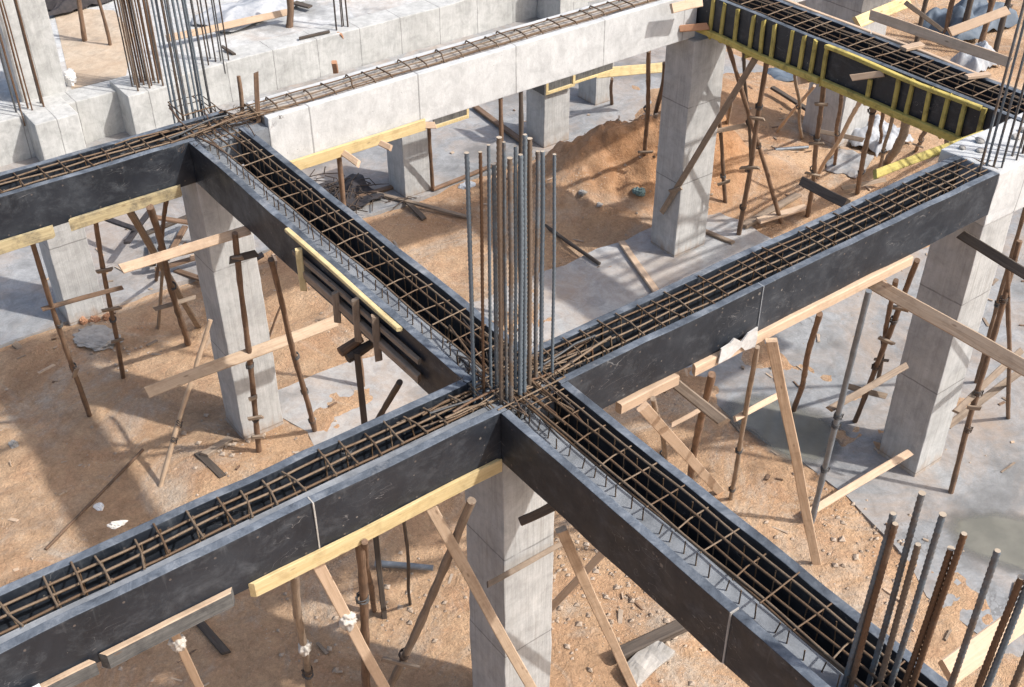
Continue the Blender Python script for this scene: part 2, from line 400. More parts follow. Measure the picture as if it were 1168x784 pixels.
# ------------------------------------------------------------------ ground
def mound(x, y, cx, cy, rx, ry, h, rot=0.0):
    dx, dy = x - cx, y - cy; c, s = math.cos(rot), math.sin(rot)
    u, v = (dx * c + dy * s) / rx, (-dx * s + dy * c) / ry
    return h * math.exp(-(u * u + v * v) * (1 + .5 * nz(x * 1.3, y * 1.3, 4)))
def hz(x, y):
    h = .055 * nz(x * .55, y * .55, 1) + .03 * nz(x * 1.7, y * 1.7, 2) + .016 * nz(x * 4.6, y * 4.6, 3) + .009 * nz(x * 10, y * 10, 5)
    rough = max(0, nz(x * .8, y * .8, 33) + .25)
    h += rough * (.05 * abs(nz(x * 3.1, y * 3.1, 40)) + .035 * abs(nz(x * 6.5, y * 6.5, 41)))
    h += mound(x, y, 7.75, 7.25, 1.2, .68, 1.0, -.6) + mound(x, y, 8.9, 7.0, .8, .6, .8) + mound(x, y, 6.5, 7.4, 1.3, .7, .30)
    if 5 < x < 12 and 5.5 < y < 9.5:
        k = min(1, max(0, h - .08) * 3); h += k * (.26 * abs(nz(x * 2.2, y * 2.2, 60)) + .12 * abs(nz(x * 5.5, y * 5.5, 61)) - .07)
    h += mound(x, y, 10.4, 8.2, 1.6, .9, .42, .4) + mound(x, y, 9.6, 6.4, .9, .8, .22)
    h += mound(x, y, .5, 8.35, 1.5, .35, .07) + mound(x, y, -1.5, 8.5, .9, .3, .09) + mound(x, y, 3.4, 8.3, 1.6, .5, .07)
    h += mound(x, y, -.3, 5.0, .6, .5, .05) + mound(x, y, 1.2, 5.2, .8, .6, .05) + mound(x, y, 3.3, 5.1, 1.2, .45, .085) + mound(x, y, 4.7, 1.6, .35, 2.2, .05)
    return h
def axis(lo, hi, step, far):
    a = []; v = lo
    while v <= hi + 1e-6: a.append(v); v += step
    l = []; d = step; q = lo
    while q > -far: d *= 1.35; q -= d; l.append(q)
    r = []; d = step; q = hi
    while q < far: d *= 1.35; q += d; r.append(q)
    return l[::-1] + a + r
xs = axis(-4.2, 13.2, .055, 260); ys = axis(-2.6, 9.4, .055, 260)
vs = [(x, y, hz(x, y) if -30 < x < 40 and -30 < y < 40 else 0.0) for y in ys for x in xs]
nx = len(xs)
fs = [(j * nx + i, j * nx + i + 1, (j + 1) * nx + i + 1, (j + 1) * nx + i) for j in range(len(ys) - 1) for i in range(nx - 1)]
me = bpy.data.meshes.new('ground'); me.from_pydata(vs, [], fs); me.materials.append(M['sand'])
for p in me.polygons: p.use_smooth = True
def soil(x, y):
    if not (4 < x < 13 and 5.5 < y < 9.6): return 0.0
    return min(1.0, 1.6 * (mound(x, y, 7.75, 7.2, 1.5, .9, .9, -.6) + mound(x, y, 9.1, 7.0, 1.1, .9, .8) + mound(x, y, 10.4, 8.2, 1.6, .9, .5)))
at0 = me.attributes.new('soil', 'FLOAT', 'POINT'); at0.data.foreach_set('value', [soil(v[0], v[1]) for v in vs])
go = bpy.data.objects.new('ground', me); C.objects.link(go); struct(go)

def slab(name, outline, ztop, mat, zbot=-.12, step=.35, jag=.05):
    """Ground slab from an outline, its edge broken and uneven."""
    pts = []
    for a, b in zip(outline, outline[1:] + outline[:1]):
        a, b = Vector((*a, 0)), Vector((*b, 0)); k = max(1, int((b - a).length / step))
        for i in range(k):
            p = a.lerp(b, i / k); pts.append((p.x + nz(p.x * 1.7, p.y * 1.7, 8) * jag * 1.6 + nz(p.x * 6, p.y * 6, 8) * jag, p.y + nz(p.x * 1.7, p.y * 1.7, 18) * jag * 1.6 + nz(p.x * 6, p.y * 6, 18) * jag))
    bm = bmesh.new()
    t = [bm.verts.new((x, y, ztop)) for x, y in pts]; b = [bm.verts.new((x, y, zbot)) for x, y in pts]
    bm.faces.new(t); k = len(t)
    for i in range(k): bm.faces.new((t[i], t[(i + 1) % k], b[(i + 1) % k], b[i]))
    return struct(link(name, bm, M[mat]))
slab('back_floor_slab', [(-9, 8.85), (13, 8.85), (13, 13.88), (-9, 13.88)], .075, 'slab')
slab('footing_strip', [(.55, 4.55), (8.4, 4.5), (8.4, 5.95), (4.0, 5.95), (2.5, 5.75), (.55, 5.8)], .055, 'strip', jag=.12)
slab('lower_floor_slab', [(4.98, 3.3), (4.98, -.1), (4.55, -1.2), (4.3, -6), (22, -6), (22, 2.6), (9, 3.1)], .035, 'slabr', jag=.09)
def puddle(outline, z):
    """Shallow water with a damp margin; the 'depth' attribute runs from 0 at the rim to 1 in the middle."""
    pts = [Vector((*q[:2], 0)) for q in outline]; out = []; n = len(pts); c = sum(pts, Vector()) / n
    for i in range(n):
        p0, p1, p2, p3 = pts[i - 1], pts[i], pts[(i + 1) % n], pts[(i + 2) % n]
        for k in range(8):
            t = k / 8
            out.append(.5 * ((2 * p1) + (p2 - p0) * t + (2 * p0 - 5 * p1 + 4 * p2 - p3) * t * t + (3 * p1 - p0 - 3 * p2 + p3) * t ** 3))
    vs, fs, dp = [], [], []; m = len(out); rings = [1.3, 1.15, 1.0, .85, .7, .5, .25]
    for q, r in enumerate(rings):
        for p in out:
            v = c + (p - c) * r; vs.append((v.x, v.y, z)); dp.append(q / (len(rings) - 1))
    for q in range(len(rings) - 1):
        for k in range(m): fs.append((q * m + k, q * m + (k + 1) % m, (q + 1) * m + (k + 1) % m, (q + 1) * m + k))
    fs.append(tuple((len(rings) - 1) * m + k for k in range(m)))
    me = bpy.data.meshes.new('puddle'); me.from_pydata(vs, [], fs); me.materials.append(M['water'])
    a = me.attributes.new('depth', 'FLOAT', 'POINT'); a.data.foreach_set('value', dp)
    o = bpy.data.objects.new('puddle', me); C.objects.link(o); return struct(o)
puddle([P(*q, .040) for q in ((828, 470), (868, 455), (930, 468), (955, 492), (940, 522), (905, 525), (860, 500))], .040)
puddle([P(*q, .040) for q in ((1085, 590), (1120, 583), (1190, 600), (1200, 655), (1150, 650), (1105, 628))], .040)

# gravel scattered over the sand: uncountable
bm = bmesh.new()
for i in range(2800):
    x, y = R.uniform(-4, 13), R.uniform(-2.5, 8.8)
    if nz(x * .9, y * .9, 20) < R.uniform(-.45, .35): continue
    s = .005 + .026 * R.random() ** 4; z = hz(x, y) + s * .25
    if x > 5 and y < 3: s *= .6; z = .037
    dirs = [(1, 0, 0), (-1, 0, 0), (0, 1, 0), (0, -1, 0), (0, 0, 1), (0, 0, -1)]
    q = [bm.verts.new((x + d[0] * s * R.uniform(.6, 1.4), y + d[1] * s * R.uniform(.6, 1.4), z + d[2] * s * R.uniform(.4, .9))) for d in dirs]
    for a, b in ((0, 2), (2, 1), (1, 3), (3, 0)):
        bm.faces.new((q[a], q[b], q[4])); bm.faces.new((q[b], q[a], q[5]))
for cx_, cy_, n_, sp_ in ((*P(715, 690, 0).xy, 260, .6), (*P(690, 640, 0).xy, 160, .4), (*P(420, 700, 0).xy, 120, .5), (*P(250, 500, 0).xy, 90, .35), (*P(130, 400, 0).xy, 90, .3), (*P(985, 610, 0).xy, 160, .4), (*P(760, 210, 0).xy, 120, .5)):
    for i in range(n_):
        x, y = R.gauss(cx_, sp_), R.gauss(cy_, sp_); s = .008 + .035 * R.random() ** 2.5; z = hz(x, y) + s * .3
        q = [bm.verts.new((x + d[0] * s * R.uniform(.6, 1.4), y + d[1] * s * R.uniform(.6, 1.4), z + d[2] * s * R.uniform(.4, .9))) for d in dirs]
        for a, b in ((0, 2), (2, 1), (1, 3), (3, 0)):
            bm.faces.new((q[a], q[b], q[4])); bm.faces.new((q[b], q[a], q[5]))
o = link('gravel', bm, M['gravel']); o['kind'] = 'stuff'; tag(o, 'pale gravel and grit scattered over the sandy ground', 'gravel')

bm = bmesh.new()
for i in range(420):
    x, y = R.uniform(-4, 13), R.uniform(-3, 12.5)
    onslab = (x > 5 and y < 3) or y > 8.9
    z = (.04 if y < 8 else .08) if onslab else hz(x, y) + .004
    L_ = .025 + .12 * R.random() ** 2.5; w_, t_ = R.uniform(.006, .02), R.uniform(.003, .01); a = R.uniform(0, 6.3); tl = R.uniform(-.08, .08)
    m_ = Matrix.Translation((x, y, z + t_)) @ Matrix.Rotation(a, 4, 'Z') @ Matrix.Rotation(tl, 4, 'Y')
    n0 = len(bm.verts); fs_ = box(bm, -L_, L_, -w_, w_, -t_, t_, R.randrange(4)); bm.verts.ensure_lookup_table()
    for v in bm.verts[n0:]: v.co = m_ @ (v.co + Vector((R.uniform(-1, 1), R.uniform(-1, 1), 0)) * w_ * .6)
o = link('litter', bm, [M['old'], M['pine'], M['gravel'], M['pole']]); o['kind'] = 'stuff'; tag(o, 'small wood chips and scraps littered over the ground and slabs', 'litter')

def chunk(name, label, cat, px, py, size, mat, z=None, squash=.6, seed=None, group=None, rot=None):
    bm = bmesh.new(); bmesh.ops.create_icosphere(bm, subdivisions=4, radius=1)
    sd = R.uniform(0, 99)
    for v in bm.verts:
        n = v.co.normalized(); r = 1 - .22 * abs(nz(n.x * 2.2 + sd, n.y * 2.2, n.z * 2.2 + 4)) * 2 + .10 * nz(n.x * 8 + sd, n.y * 8, n.z * 8) + .45 * nz(n.x * 1.1 + sd, n.y * 1.1, n.z * 1.1) + .16 * nz(n.x * 3.5 + sd, n.y * 3.5, n.z * 3.5)
        v.co = Vector((n.x * r * size[0], n.y * r * size[1], n.z * r * size[0] * squash))
    p = P(px, py, .05 if z is None else z)
    o = link(name, bm, M[mat]); o.location = p; o.rotation_euler = (0, 0, R.uniform(0, 6) if rot is None else rot)
    if z is None: o.location.z = hz(p.x, p.y) + size[0] * squash * .35
    return tag(o, label, cat, group)

def sheet(name, label, cat, px, py, w, d, hgt, mat, z=None, rot=0.0, fold=1.0):
    """A crumpled sheet lying on the ground or over something."""
    bm = bmesh.new(); bmesh.ops.create_grid(bm, x_segments=46, y_segments=46, size=.5); sd = R.uniform(0, 99)
    for v in bm.verts:
        x, y = v.co.x, v.co.y; r = max(0, 1 - (2 * max(abs(x), abs(y))) ** 4)
        a = nz(x * 3 + sd, y * 3, 0); rid = 1 - abs(nz(x * 5 + sd, y * 4 + a, 3)) * 2; rid2 = 1 - abs(nz(x * 11 + sd, y * 9, 6)) * 2
        v.co = Vector((x * w * (1 + .35 * nz(sd, y * 3, 1)), y * d * (1 + .4 * nz(x * 3, sd, 2)), hgt * (.45 + .5 * a) * r + fold * (.10 * rid + .035 * rid2) * hgt + .012))
    bmesh.ops.solidify(bm, geom=bm.faces[:], thickness=.004)
    p = P(px, py, .05 if z is None else z)
    o = link(name, bm, M[mat], loc=p, smooth=True); o.rotation_euler.z = rot
    if z is None: o.location.z = max(.03, hz(p.x, p.y))
    return tag(o, label, cat)

# ------------------------------------------------------------------ concrete columns
def column(label, x, y, w, d, z1, z0=-.15, bars=None, mat='col'):
    bm = bmesh.new(); box(bm, 0, w, 0, d, z0, z1, bev=.012)
    bmesh.ops.subdivide_edges(bm, edges=[e for e in bm.edges if abs(e.verts[0].co.z - e.verts[1].co.z) > .5], cuts=26)
    wobble(bm, .009, 1.6, x); wobble(bm, .006, 9, x + 3)
    o = link('concrete_column', bm, M[mat], loc=(x, y, 0))
    return tag(o, label, 'column')
column('tall grey column directly under the centre beam crossing, its right face sunlit', .03, .02, .5, .52, ZB - .004)
column('sunlit column under the left beam crossing with poles lashed in front of it', 0.0, 5.21, .52, .5, ZB - .004)
column('broad column on the right standing on the damp slab, sunlit on one face', 5.85, .02, .5, .52, 3.37)
column('column under the far end of the pale concrete beam, left of the yellow battens', 6.86, 5.1, .62, .52, 3.36)
column('short greenish column standing on the back slab near the left edge', -.83, 8.75, .5, .5, 1.85)
column('short grey stub column behind the pale concrete beam, above the black channel', 4.64, 8.93, .52, .5, 1.45)
column('low stub column behind the bundle of bars, carrying a small yellow formwork frame', 7.46, 8.98, .55, .5, 1.1)
column('small distant stub column under the pale yellow plank', 9.25, 9.75, .42, .5, .92)
column('grey column behind the black beam with yellow battens', 11.5, 6.0, .75, .8, 2.75)
column('tall pale column at the top right beyond the yellow battened beam', 15.2, 9.3, .8, .8, 3.6, mat='wallc')
column('thick pale column rising at the top left corner of the terrace', .55, 14.42, .78, .7, 5.2, z0=.6, mat='wallc')
column('low pale pillar standing against the far end of the back wall', 11.1, 13.1, .75, .78, 1.5, mat='wallc')

# ------------------------------------------------------------------ back wall, terrace
bm = bmesh.new(); box(bm, -9, 16, 0, .55, -.1, .83, bev=.02)
bmesh.ops.subdivide_edges(bm, edges=[e for e in bm.edges if abs(e.verts[0].co.x - e.verts[1].co.x) > 5], cuts=40)
wobble(bm, .03, .9, 3)
tag(link('concrete_wall', bm, M['wallc'], loc=(0, 13.9, 0)), 'long low pale concrete wall along the edge of the back terrace', 'wall')
def pedestal(label, x, w, y0, z1):
    bm = bmesh.new(); box(bm, 0, w, 0, 14.2 - y0, -.1, z1, bev=.02); wobble(bm, .012, 2, x)
    return tag(link('concrete_pedestal', bm, M['wallc'], loc=(x, y0, 0)), label, 'pedestal')
pedestal('concrete pedestal at the left frame edge with a few rusty bars in its top', .42, .72, 13.35, .87)
pedestal('concrete pedestal in the middle of the back wall below the dense rusty bars', 2.0, .95, 13.35, .93)
bm = bmesh.new(); box(bm, -14, 30, 14.46, 30, .3, .80); struct(link('terrace_floor', bm, M['terrace']))
bm = bmesh.new()
pts = [P(*q, .806) for q in ((60, 8), (130, 12), (152, 40), (146, 88), (110, 100), (84, 104))]
pts = [(p.x, max(p.y, 14.5), .806) for p in pts]
bm.faces.new([bm.verts.new(p) for p in pts]); struct(link('sand_patch', bm, M['psand']))

# ------------------------------------------------------------------ pale concrete beam (cast) with bars showing in its top
bx = thing('concrete_beam', 'long pale cast concrete beam across the upper middle, bars exposed in its top', 'beam', (.86, 5.2, 0))
def beam_piece(name, x0, x1, y0, y1, z0, z1, mat, bev=.012, cuts=24, amp=.006):
    bm = bmesh.new(); box(bm, x0, x1, y0, y1, z0, z1, bev=bev)
    bmesh.ops.subdivide_edges(bm, edges=[e for e in bm.edges if abs(e.verts[0].co.x - e.verts[1].co.x) > 3], cuts=cuts)
    wobble(bm, amp, 1.5, x0 + y0); return link(name, bm, M[mat], bx)
beam_piece('beam_body', 0, 6.1, 0, .09, 3.375, H + .005, 'beamc')
beam_piece('beam_body', 0, 6.1, .40, .49, 3.375, H + .005, 'beamc')
beam_piece('beam_core', 0.01, 6.1, .092, .398, 3.38, H - .03, 'fillrub', amp=.012)
bm = bmesh.new(); box(bm, 0, 5.2, .05, .45, 3.37, H - .02, bev=.01); wobble(bm, .006, 1.4, 6)
nd = tag(link('concrete_beam', bm, M['beamc'], loc=(7.65, 5.2, 0)), 'continuation of the cast beam beyond the black battened beam', 'beam')
# cast joint over the right column
jb = thing('concrete_joint', 'rough pale cast concrete joint over the right column with thin bars standing in it', 'joint', (5.835, 0, 0))
bm = bmesh.new(); box(bm, 0, 2.6, .0, .66, 3.37, H - .01, bev=.02)
bmesh.ops.subdivide_edges(bm, edges=bm.edges[:], cuts=5, use_grid_fill=True); wobble(bm, .022, 3.0, 2)
link('joint_block', bm, M['beamc'], jb)
for k in range(9):
    bm = bmesh.new(); bmesh.ops.create_icosphere(bm, subdivisions=2, radius=.03 + .035 * R.random())
    for v in bm.verts: v.co *= 1 + .5 * nz(v.co.x * 14 + k, v.co.y * 14, v.co.z * 14)
    for v in bm.verts: v.co.z *= .55
    link('mortar_lump', bm, M['rubble'], jb, loc=(.12 + .17 * k + R.uniform(-.05, .05), R.uniform(.1, .55), H + .005))

# ------------------------------------------------------------------ black plywood formwork channels
TH = .07
def panel(parent, x0, x1, y0, y1, z0=ZB, z1=H, seed=0.0):
    bm = bmesh.new(); box(bm, x0, x1, y0, y1, z0, z1, bev=.007)
    ax = 0 if abs(x1 - x0) > abs(y1 - y0) else 1
    k = max(2, int(max(abs(x1 - x0), abs(y1 - y0)) / .22))
    bmesh.ops.subdivide_edges(bm, edges=[e for e in bm.edges if abs(e.verts[0].co[ax] - e.verts[1].co[ax]) > .3], cuts=k)
    wobble(bm, .010, 1.9, seed)
    wobble(bm, .004, 7.0, seed + 4)
    bm.normal_update()
    for f in bm.faces:
        if f.normal.z > .35: f.material_index = 1  # upward faces take the dusty tone lightened for sun
    return link('side_panel', bm, [M['ply'], M['dust']], parent)
def strip_part(name, parent, x0, x1, y0, y1, z0, z1, mat, bev=.0, amp=0.0):
    bm = bmesh.new(); box(bm, x0, x1, y0, y1, z0, z1, bev=bev)
    if amp:
        bmesh.ops.subdivide_edges(bm, edges=bm.edges[:], cuts=12); wobble(bm, amp, 3, x0)
    return link(name, bm, M[mat], parent)
WA, WB = .48, .60
def channel(label, axis_, u0, u1, v0, width, seams_near=(), far0=None, far1=None, near1=None, fill=True, zb=ZB, fillw=.10, filld=.12, group='black plywood beam forms'):
    """A channel of two side panels and a bottom. axis_ 'x' runs along x with v = y, 'y' runs along y with v = x."""
    e = thing('beam_formwork', label, 'formwork', (0, 0, 0), group)
    def rect(a0, a1, b0, b1): return (a0, a1, b0, b1) if axis_ == 'x' else (b0, b1, a0, a1)
    cuts = [u0] + list(seams_near) + [u1 if near1 is None else near1]
    for i, (a, b) in enumerate(zip(cuts, cuts[1:])):
        panel(e, *rect(a + .002, b - .002, v0, v0 + TH), z0=zb, seed=a * 3)
    for s in seams_near:
        x0, x1, y0, y1 = rect(s - .005, s + .005, v0 - .006, v0 + TH * .9)
        strip_part('joint_strip', e, x0, x1, y0, y1, zb + .01, H + .005, 'rubble' if s < 0 else 'fill', amp=.003)
    a, b = (u0 if far0 is None else far0), (u1 if far1 is None else far1)
    panel(e, *rect(a, b, v0 + width - TH, v0 + width), z0=zb, seed=a + 11)
    x0, x1, y0, y1 = rect(min(u0, a) + .01, max(u1, b) - .01, v0 + TH + .003, v0 + width - TH - .003)
    strip_part('bottom_panel', e, x0, x1, y0, y1, zb + .004, zb + .03, 'ply')
    if fill:
        x0, x1, y0, y1 = rect(u0 + .01, u1 - .01, v0 + TH - .004, v0 + TH + fillw)
        strip_part('cement_ledge', e, x0, x1, y0, y1, zb + .04, H - filld, 'fill', amp=.008)
    return e
sA = P(350, 566, H).x; sR = P(876, 330, H).x; sB = P(833, 700, H).y
fA0l = channel('black plywood form holding the front left beam cage, long face towards the viewer', 'x', -5.2, TH, 0, WA, (sA,), far1=-.002, fillw=.09, filld=.045)
fA0r = channel('black plywood form running from the centre crossing to the right column', 'x', WB - TH + .002, 5.83, 0, WA, (sR,), far0=WB - .002, fill=False)
fB0u = channel('black plywood form between the left crossing and the centre crossing', 'y', WA - TH + .002, 5.2 - .002, 0, WB, (), fillw=.225, filld=.14, near1=5.198)
fB0d = channel('black plywood form running from the centre crossing to the bottom right', 'y', -5.2, -.002, 0, WB, (sB,), fillw=.225, filld=.14)
fA1l = channel('black plywood form at the upper left edge, ending at the left crossing', 'x', -5.2, TH, 5.2, WA, (), far1=WB, fillw=.07, filld=.05)
fB1 = channel('black plywood form braced with yellow battens at the upper right', 'y', .50, 5.32, 6.98, .64, (), fill=False, group=None)
# far side of the left crossing carries on, and the node floors
nf = thing('node_fill', 'grey cement bed of the centre beam crossing around the upright bars', 'cement bed', (0, 0, 0))
strip_part('bed', nf, TH + .004, WB - .01, TH + .004, WA - TH - .004, 3.6, H - .13, 'fill', amp=.01)
nf2 = thing('node_fill', 'grey cement bed of the left beam crossing at the foot of the dark bars', 'cement bed', (0, 0, 0))
strip_part('bed', nf2, TH + .004, .86, 5.21, 5.2 + WA - TH - .004, 3.6, H - .1, 'fill', amp=.01)
# yellow battens on the upper right form
for px_, py_ in ((813, 3), (826, 5), (842, 10), (860, 15), (873, 20), (885, 25), (904, 33), (918, 38), (931, 43), (945, 50), (993, 92), (1026, 90), (1041, 94), (1062, 104), (1082, 110), (1102, 118), (1124, 122)):
    yb = at(px_, py_, x=6.96).y; w = .055
    ztop = H - .01 if px_ != 993 else H - .2
    bm = board_bm(ztop - (ZB - .06), .05, .035, R.uniform(0, 9), .006)
    b = link('batten', bm, M['yelp'], fB1, loc=(6.958, yb, ZB - .06))
    b.rotation_euler = (R.uniform(-.06, .06), 0, math.pi / 2)
for (a, b, z0, w, h) in ((P(1126, 119, H).y, P(946, 50, H).y, H - .02, .06, .045), (.52, 3.05, ZB + .0, .06, .085), (3.1, 5.2, ZB - .0, .06, .08)):
    bm = board_bm(b - a, w, h, R.uniform(0, 9), .012)
    o = link('waler', bm, M['yelp'], fB1); o.matrix_world = frame(Vector((6.945, a, z0)), Vector((6.945, b, z0)))
for (a, b) in ((.55, 3.0), (3.02, 5.3)):
    bm = board_bm(b - a, .05, .045, R.uniform(0, 9), .012)
    o = link('top_rail', bm, M['pine'], fB1); o.matrix_world = frame(Vector((7.66, a, H - .015)), Vector((7.66, b, H - .015)))
# stiffened stretch of the middle form: posts, rails and the pale strip nailed along its edge
def rail(parent, name, p0, p1, w, h, mat):
    p0, p1 = Vector(p0), Vector(p1)
    o = link(name, board_bm((p1 - p0).length, w, h, R.uniform(0, 50), .008), M[mat], parent); o.matrix_world = frame(p0, p1); return o
y0, y1 = at(328, 275, x=-.03).y, at(456, 393, x=-.03).y
rail(fB0u, 'edge_strip', (-.022, y0, H + .002), (-.022, y1, H - .015), .045, .035, 'yel')
yq = at(480, 455, x=-.04).y
rail(fB0u, 'rail', (-.03, y0 - .1, H - .17), (-.03, yq, H - .15), .035, .05, 'old')
rail(fB0u, 'rail', (-.04, y0 - .3, H - .30), (-.04, yq, H - .31), .05, .075, 'old')
for px_, py_ in ((342, 300), (383, 345), (407, 365), (430, 392)):
    yy = at(px_, py_, x=-.07).y
    rail(fB0u, 'post', (-.065, yy, H - .04 if px_ != 383 else H - .16), (-.065, yy + R.uniform(-.02, .02), ZB - .01), .06, .045, 'old' if px_ != 342 else 'yel')

# ------------------------------------------------------------------ reinforcement cages lying in the channels
def copy_child(src, parent, loc, rot=None):
    o = src.copy(); C.objects.link(o); o.parent = parent; o.location = loc
    if rot is not None: o.rotation_euler = rot
    return o
def cage(label, axis_, u0, u1, v0, v1, longs, zlo, ztop, step, rl=.011, rs=.009, mat='tan', jit=.028, legs=True, low=True, ext=.035):
    e = thing('rebar_cage', label, 'rebar cage', (0, 0, 0), 'reinforcement cages lying in the beams')
    if legs: longs = [(v, z - .022) for v, z in longs]; ztop -= .022
    def Q(u, v, z): return Vector((u, v, z)) if axis_ == 'x' else Vector((v, u, z))
    for i, (v, z) in enumerate(longs + ([(v0 + .03, zlo + .02), ((v0 + v1) / 2, zlo + .02), (v1 - .03, zlo + .02)] if low else [])):
        k = int((u1 - u0) / .15); sd = R.uniform(0, 90)
        bm = bmesh.new()
        tube(bm, [Q(u0 + (u1 - u0) * j / k, v + .018 * nz(sd, j * .22), z + .016 * nz(sd + 5, j * .26)) for j in range(k + 1)], rl, 7)
        link('longitudinal_bar', bm, M[mat], e, smooth=True)
    variants = []
    for s in range(8):
        bm = bmesh.new(); r = .02; o_ = [R.gauss(0, .016) for _ in range(8)]
        a, b = v0 + o_[0] * .5, v1 + o_[1] * .5; t = ztop + o_[2] * .5
        loop = [(o_[3], b - r, t), (o_[3] * .6, (a + b) / 2, t + .003), (o_[4], a + r, t), (o_[4], a, t - r)]
        if legs:
            tube(bm, [Q(o_[3], b + .03, t + o_[2] * .3), Q(o_[3] * .5, (a + b) / 2, t + .004), Q(o_[4], a - ext, t)], rs, 6) if ext > .01 or s % 2 == 0 else None
            tube(bm, [Q(*q) for q in [(o_[4] + .02, a + (.012 if ext > .01 else -.004), t - .02), (o_[5] + .02, a + (.012 if ext > .01 else -.004), zlo + r), (o_[5] + .02, a + .03, zlo), (o_[6] + .02, b - .03, zlo), (o_[6] + .02, b - .012, zlo + r), (o_[3] + .02, b - .012, t - .02)]], rs * .8, 6)
        else:
            loop = [(o_[3], b + .02, t - .03), (o_[3], b, t)] + loop[1:3] + [(o_[4], a - .02, t - .03)]
            tube(bm, [Q(*q) for q in loop], rs, 6)
        variants.append(bm)
    firsts = [link('stirrup', bm, M[mat], e, smooth=True) for bm in variants]
    n = int((u1 - u0 - .1) / step)
    for j in range(n + 1):
        u = u0 + .05 + step * j + R.uniform(-jit, jit)
        loc = Q(u, 0, R.uniform(-.006, .006))
        if j < 8: firsts[j].location = loc
        else: copy_child(firsts[R.randrange(8) if ext > .01 else (j % 2) + 2 * R.randrange(4)], e, loc)
    return e
cage('brown bar cage in the front left form, wide square grid of ties', 'x', -5.0, -.05, .175, .375, [(.175, H - .012), (.275, H - .004), (.365, H - .012)], 3.58, H + .012, .185, rl=.0095, rs=.008)
cage('brown bar cage in the form between the centre crossing and the right column', 'x', .45, 6.0, .115, .385, [(.13, H + .0), (.21, H + .012), (.30, H + .006), (.37, H + .004)], 3.58, H + .02, .185, rl=.0082, rs=.0074)
cage('brown bar cage in the form between the left and centre crossings', 'y', -.15, 5.5, .195, .49, [(.205, H + .004), (.30, H - .012), (.40, H + .022), (.475, H + .018)], 3.58, H + .012, .125, rl=.0088, rs=.0062, ext=0, jit=.012)
cage('brown bar cage in the form running to the bottom right', 'y', -5.1, .5, .195, .49, [(.205, H + .004), (.225, H + .022), (.32, H - .01), (.39, H + .022), (.475, H + .016)], 3.58, H + .012, .125, rl=.0088, rs=.0062, ext=0, jit=.012)
cage('brown bar cage in the form at the upper left edge', 'x', -5.0, .35, 5.33, 5.57, [(5.34, H), (5.45, H + .01), (5.56, H)], 3.58, H + .012, .21, rl=.0095, rs=.008)
cage('thin bar cage in the form with yellow battens', 'y', .3, 5.6, 7.10, 7.50, [(7.12, H + .0), (7.21, H + .02), (7.32, H + .03), (7.42, H + .02), (7.49, H)], 3.6, H + .028, .21, rl=.009, rs=.0075, mat='tan')
cage('dark bar ladder lying along the top of the pale concrete beam', 'x', .5, 7.2, 5.31, 5.58, [(5.32, H + .012), (5.36, H + .004), (5.45, H + .02), (5.57, H + .02)], 3.9, H + .03, .235, rl=.008, rs=.009, mat='tan', legs=False, low=False)

# lap bars and bent ends tangled over the two crossings, twisted tie wire
def tangle(label, x0, x1, y0, y1, n, seed):
    rr = random.Random(seed); e = thing('bent_bars', label, 'bent bars', (0, 0, 0))
    for i in range(n):
        along = rr.random() < .5; u = rr.uniform(.35, .8)
        cx, cy = rr.uniform(x0, x1), rr.uniform(y0, y1); z = H + rr.uniform(-.1, .03); pts = []
        for j in range(9):
            t = (j / 8 - .5) * 2 * u; w_ = .05 * math.sin(j * .8 + i) * rr.uniform(.3, 1)
            pts.append((cx + (t if along else w_), cy + (w_ if along else t), z + .03 * math.cos(j * .7 + i)))
        if rr.random() < .6: pts.append((pts[-1][0] + rr.uniform(-.03, .03), pts[-1][1] + rr.uniform(-.03, .03), z - .14))
        bm = bmesh.new(); tube(bm, pts, rr.choice((.006, .008, .010)), 6); link('bent_bar', bm, M[rr.choice(('tan', 'tan', 'rust', 'darkbar'))], e, smooth=True)
    bm = bmesh.new()
    for i in range(26):
        p = Vector((rr.uniform(x0 - .3, x1 + .3), rr.uniform(y0 - .2, y1 + .2), H + .01)); q = [p + Vector((rr.gauss(0, .022), rr.gauss(0, .022), rr.gauss(0, .018))) for _ in range(7)]
        tube(bm, q, .003, 4)
    o = link('tie_wire', bm, M['darkbar'], e, smooth=True); o['kind'] = 'stuff'
tangle('bent lap bars and tie wire tangled over the centre beam crossing', .1, .5, .1, .4, 16, 5)
tangle('bent lap bars and tie wire tangled over the left beam crossing', .1, .7, 5.28, 5.55, 14, 8)
# ------------------------------------------------------------------ upright starter bars
def vtop(base, py):
    lo, hi = base.z, base.z + 9
    for _ in range(40):
        m = (lo + hi) / 2
        if pix((base.x, base.y, m))[1] > py: lo = m
        else: hi = m
    return lo
def upright(parent, base, ztop, r, mat, lean=(0, 0), ribs=False, name='bar'):
    L = ztop - base.z; bm = bmesh.new(); sd = R.uniform(0, 90)
    k = int(L / (.018 if ribs else .16)); pts = []; rr = []
    for j in range(k + 1):
        t = j / k; z = L * t
        pts.append((lean[0] * t + .012 * nz(sd, z * .9) * t, lean[1] * t + .012 * nz(sd + 5, z * .9) * t, z)); rr.append(r * (1 + (.14 if j % 2 else -.11)) if ribs else r)
    tube(bm, pts, r, 8, True, rr)
    bm.faces.ensure_lookup_table(); bm.faces[-1].material_index = 1
    o = link(name, bm, [M[mat], M['cut']], parent, smooth=True); o.location = base - parent.location
    return o
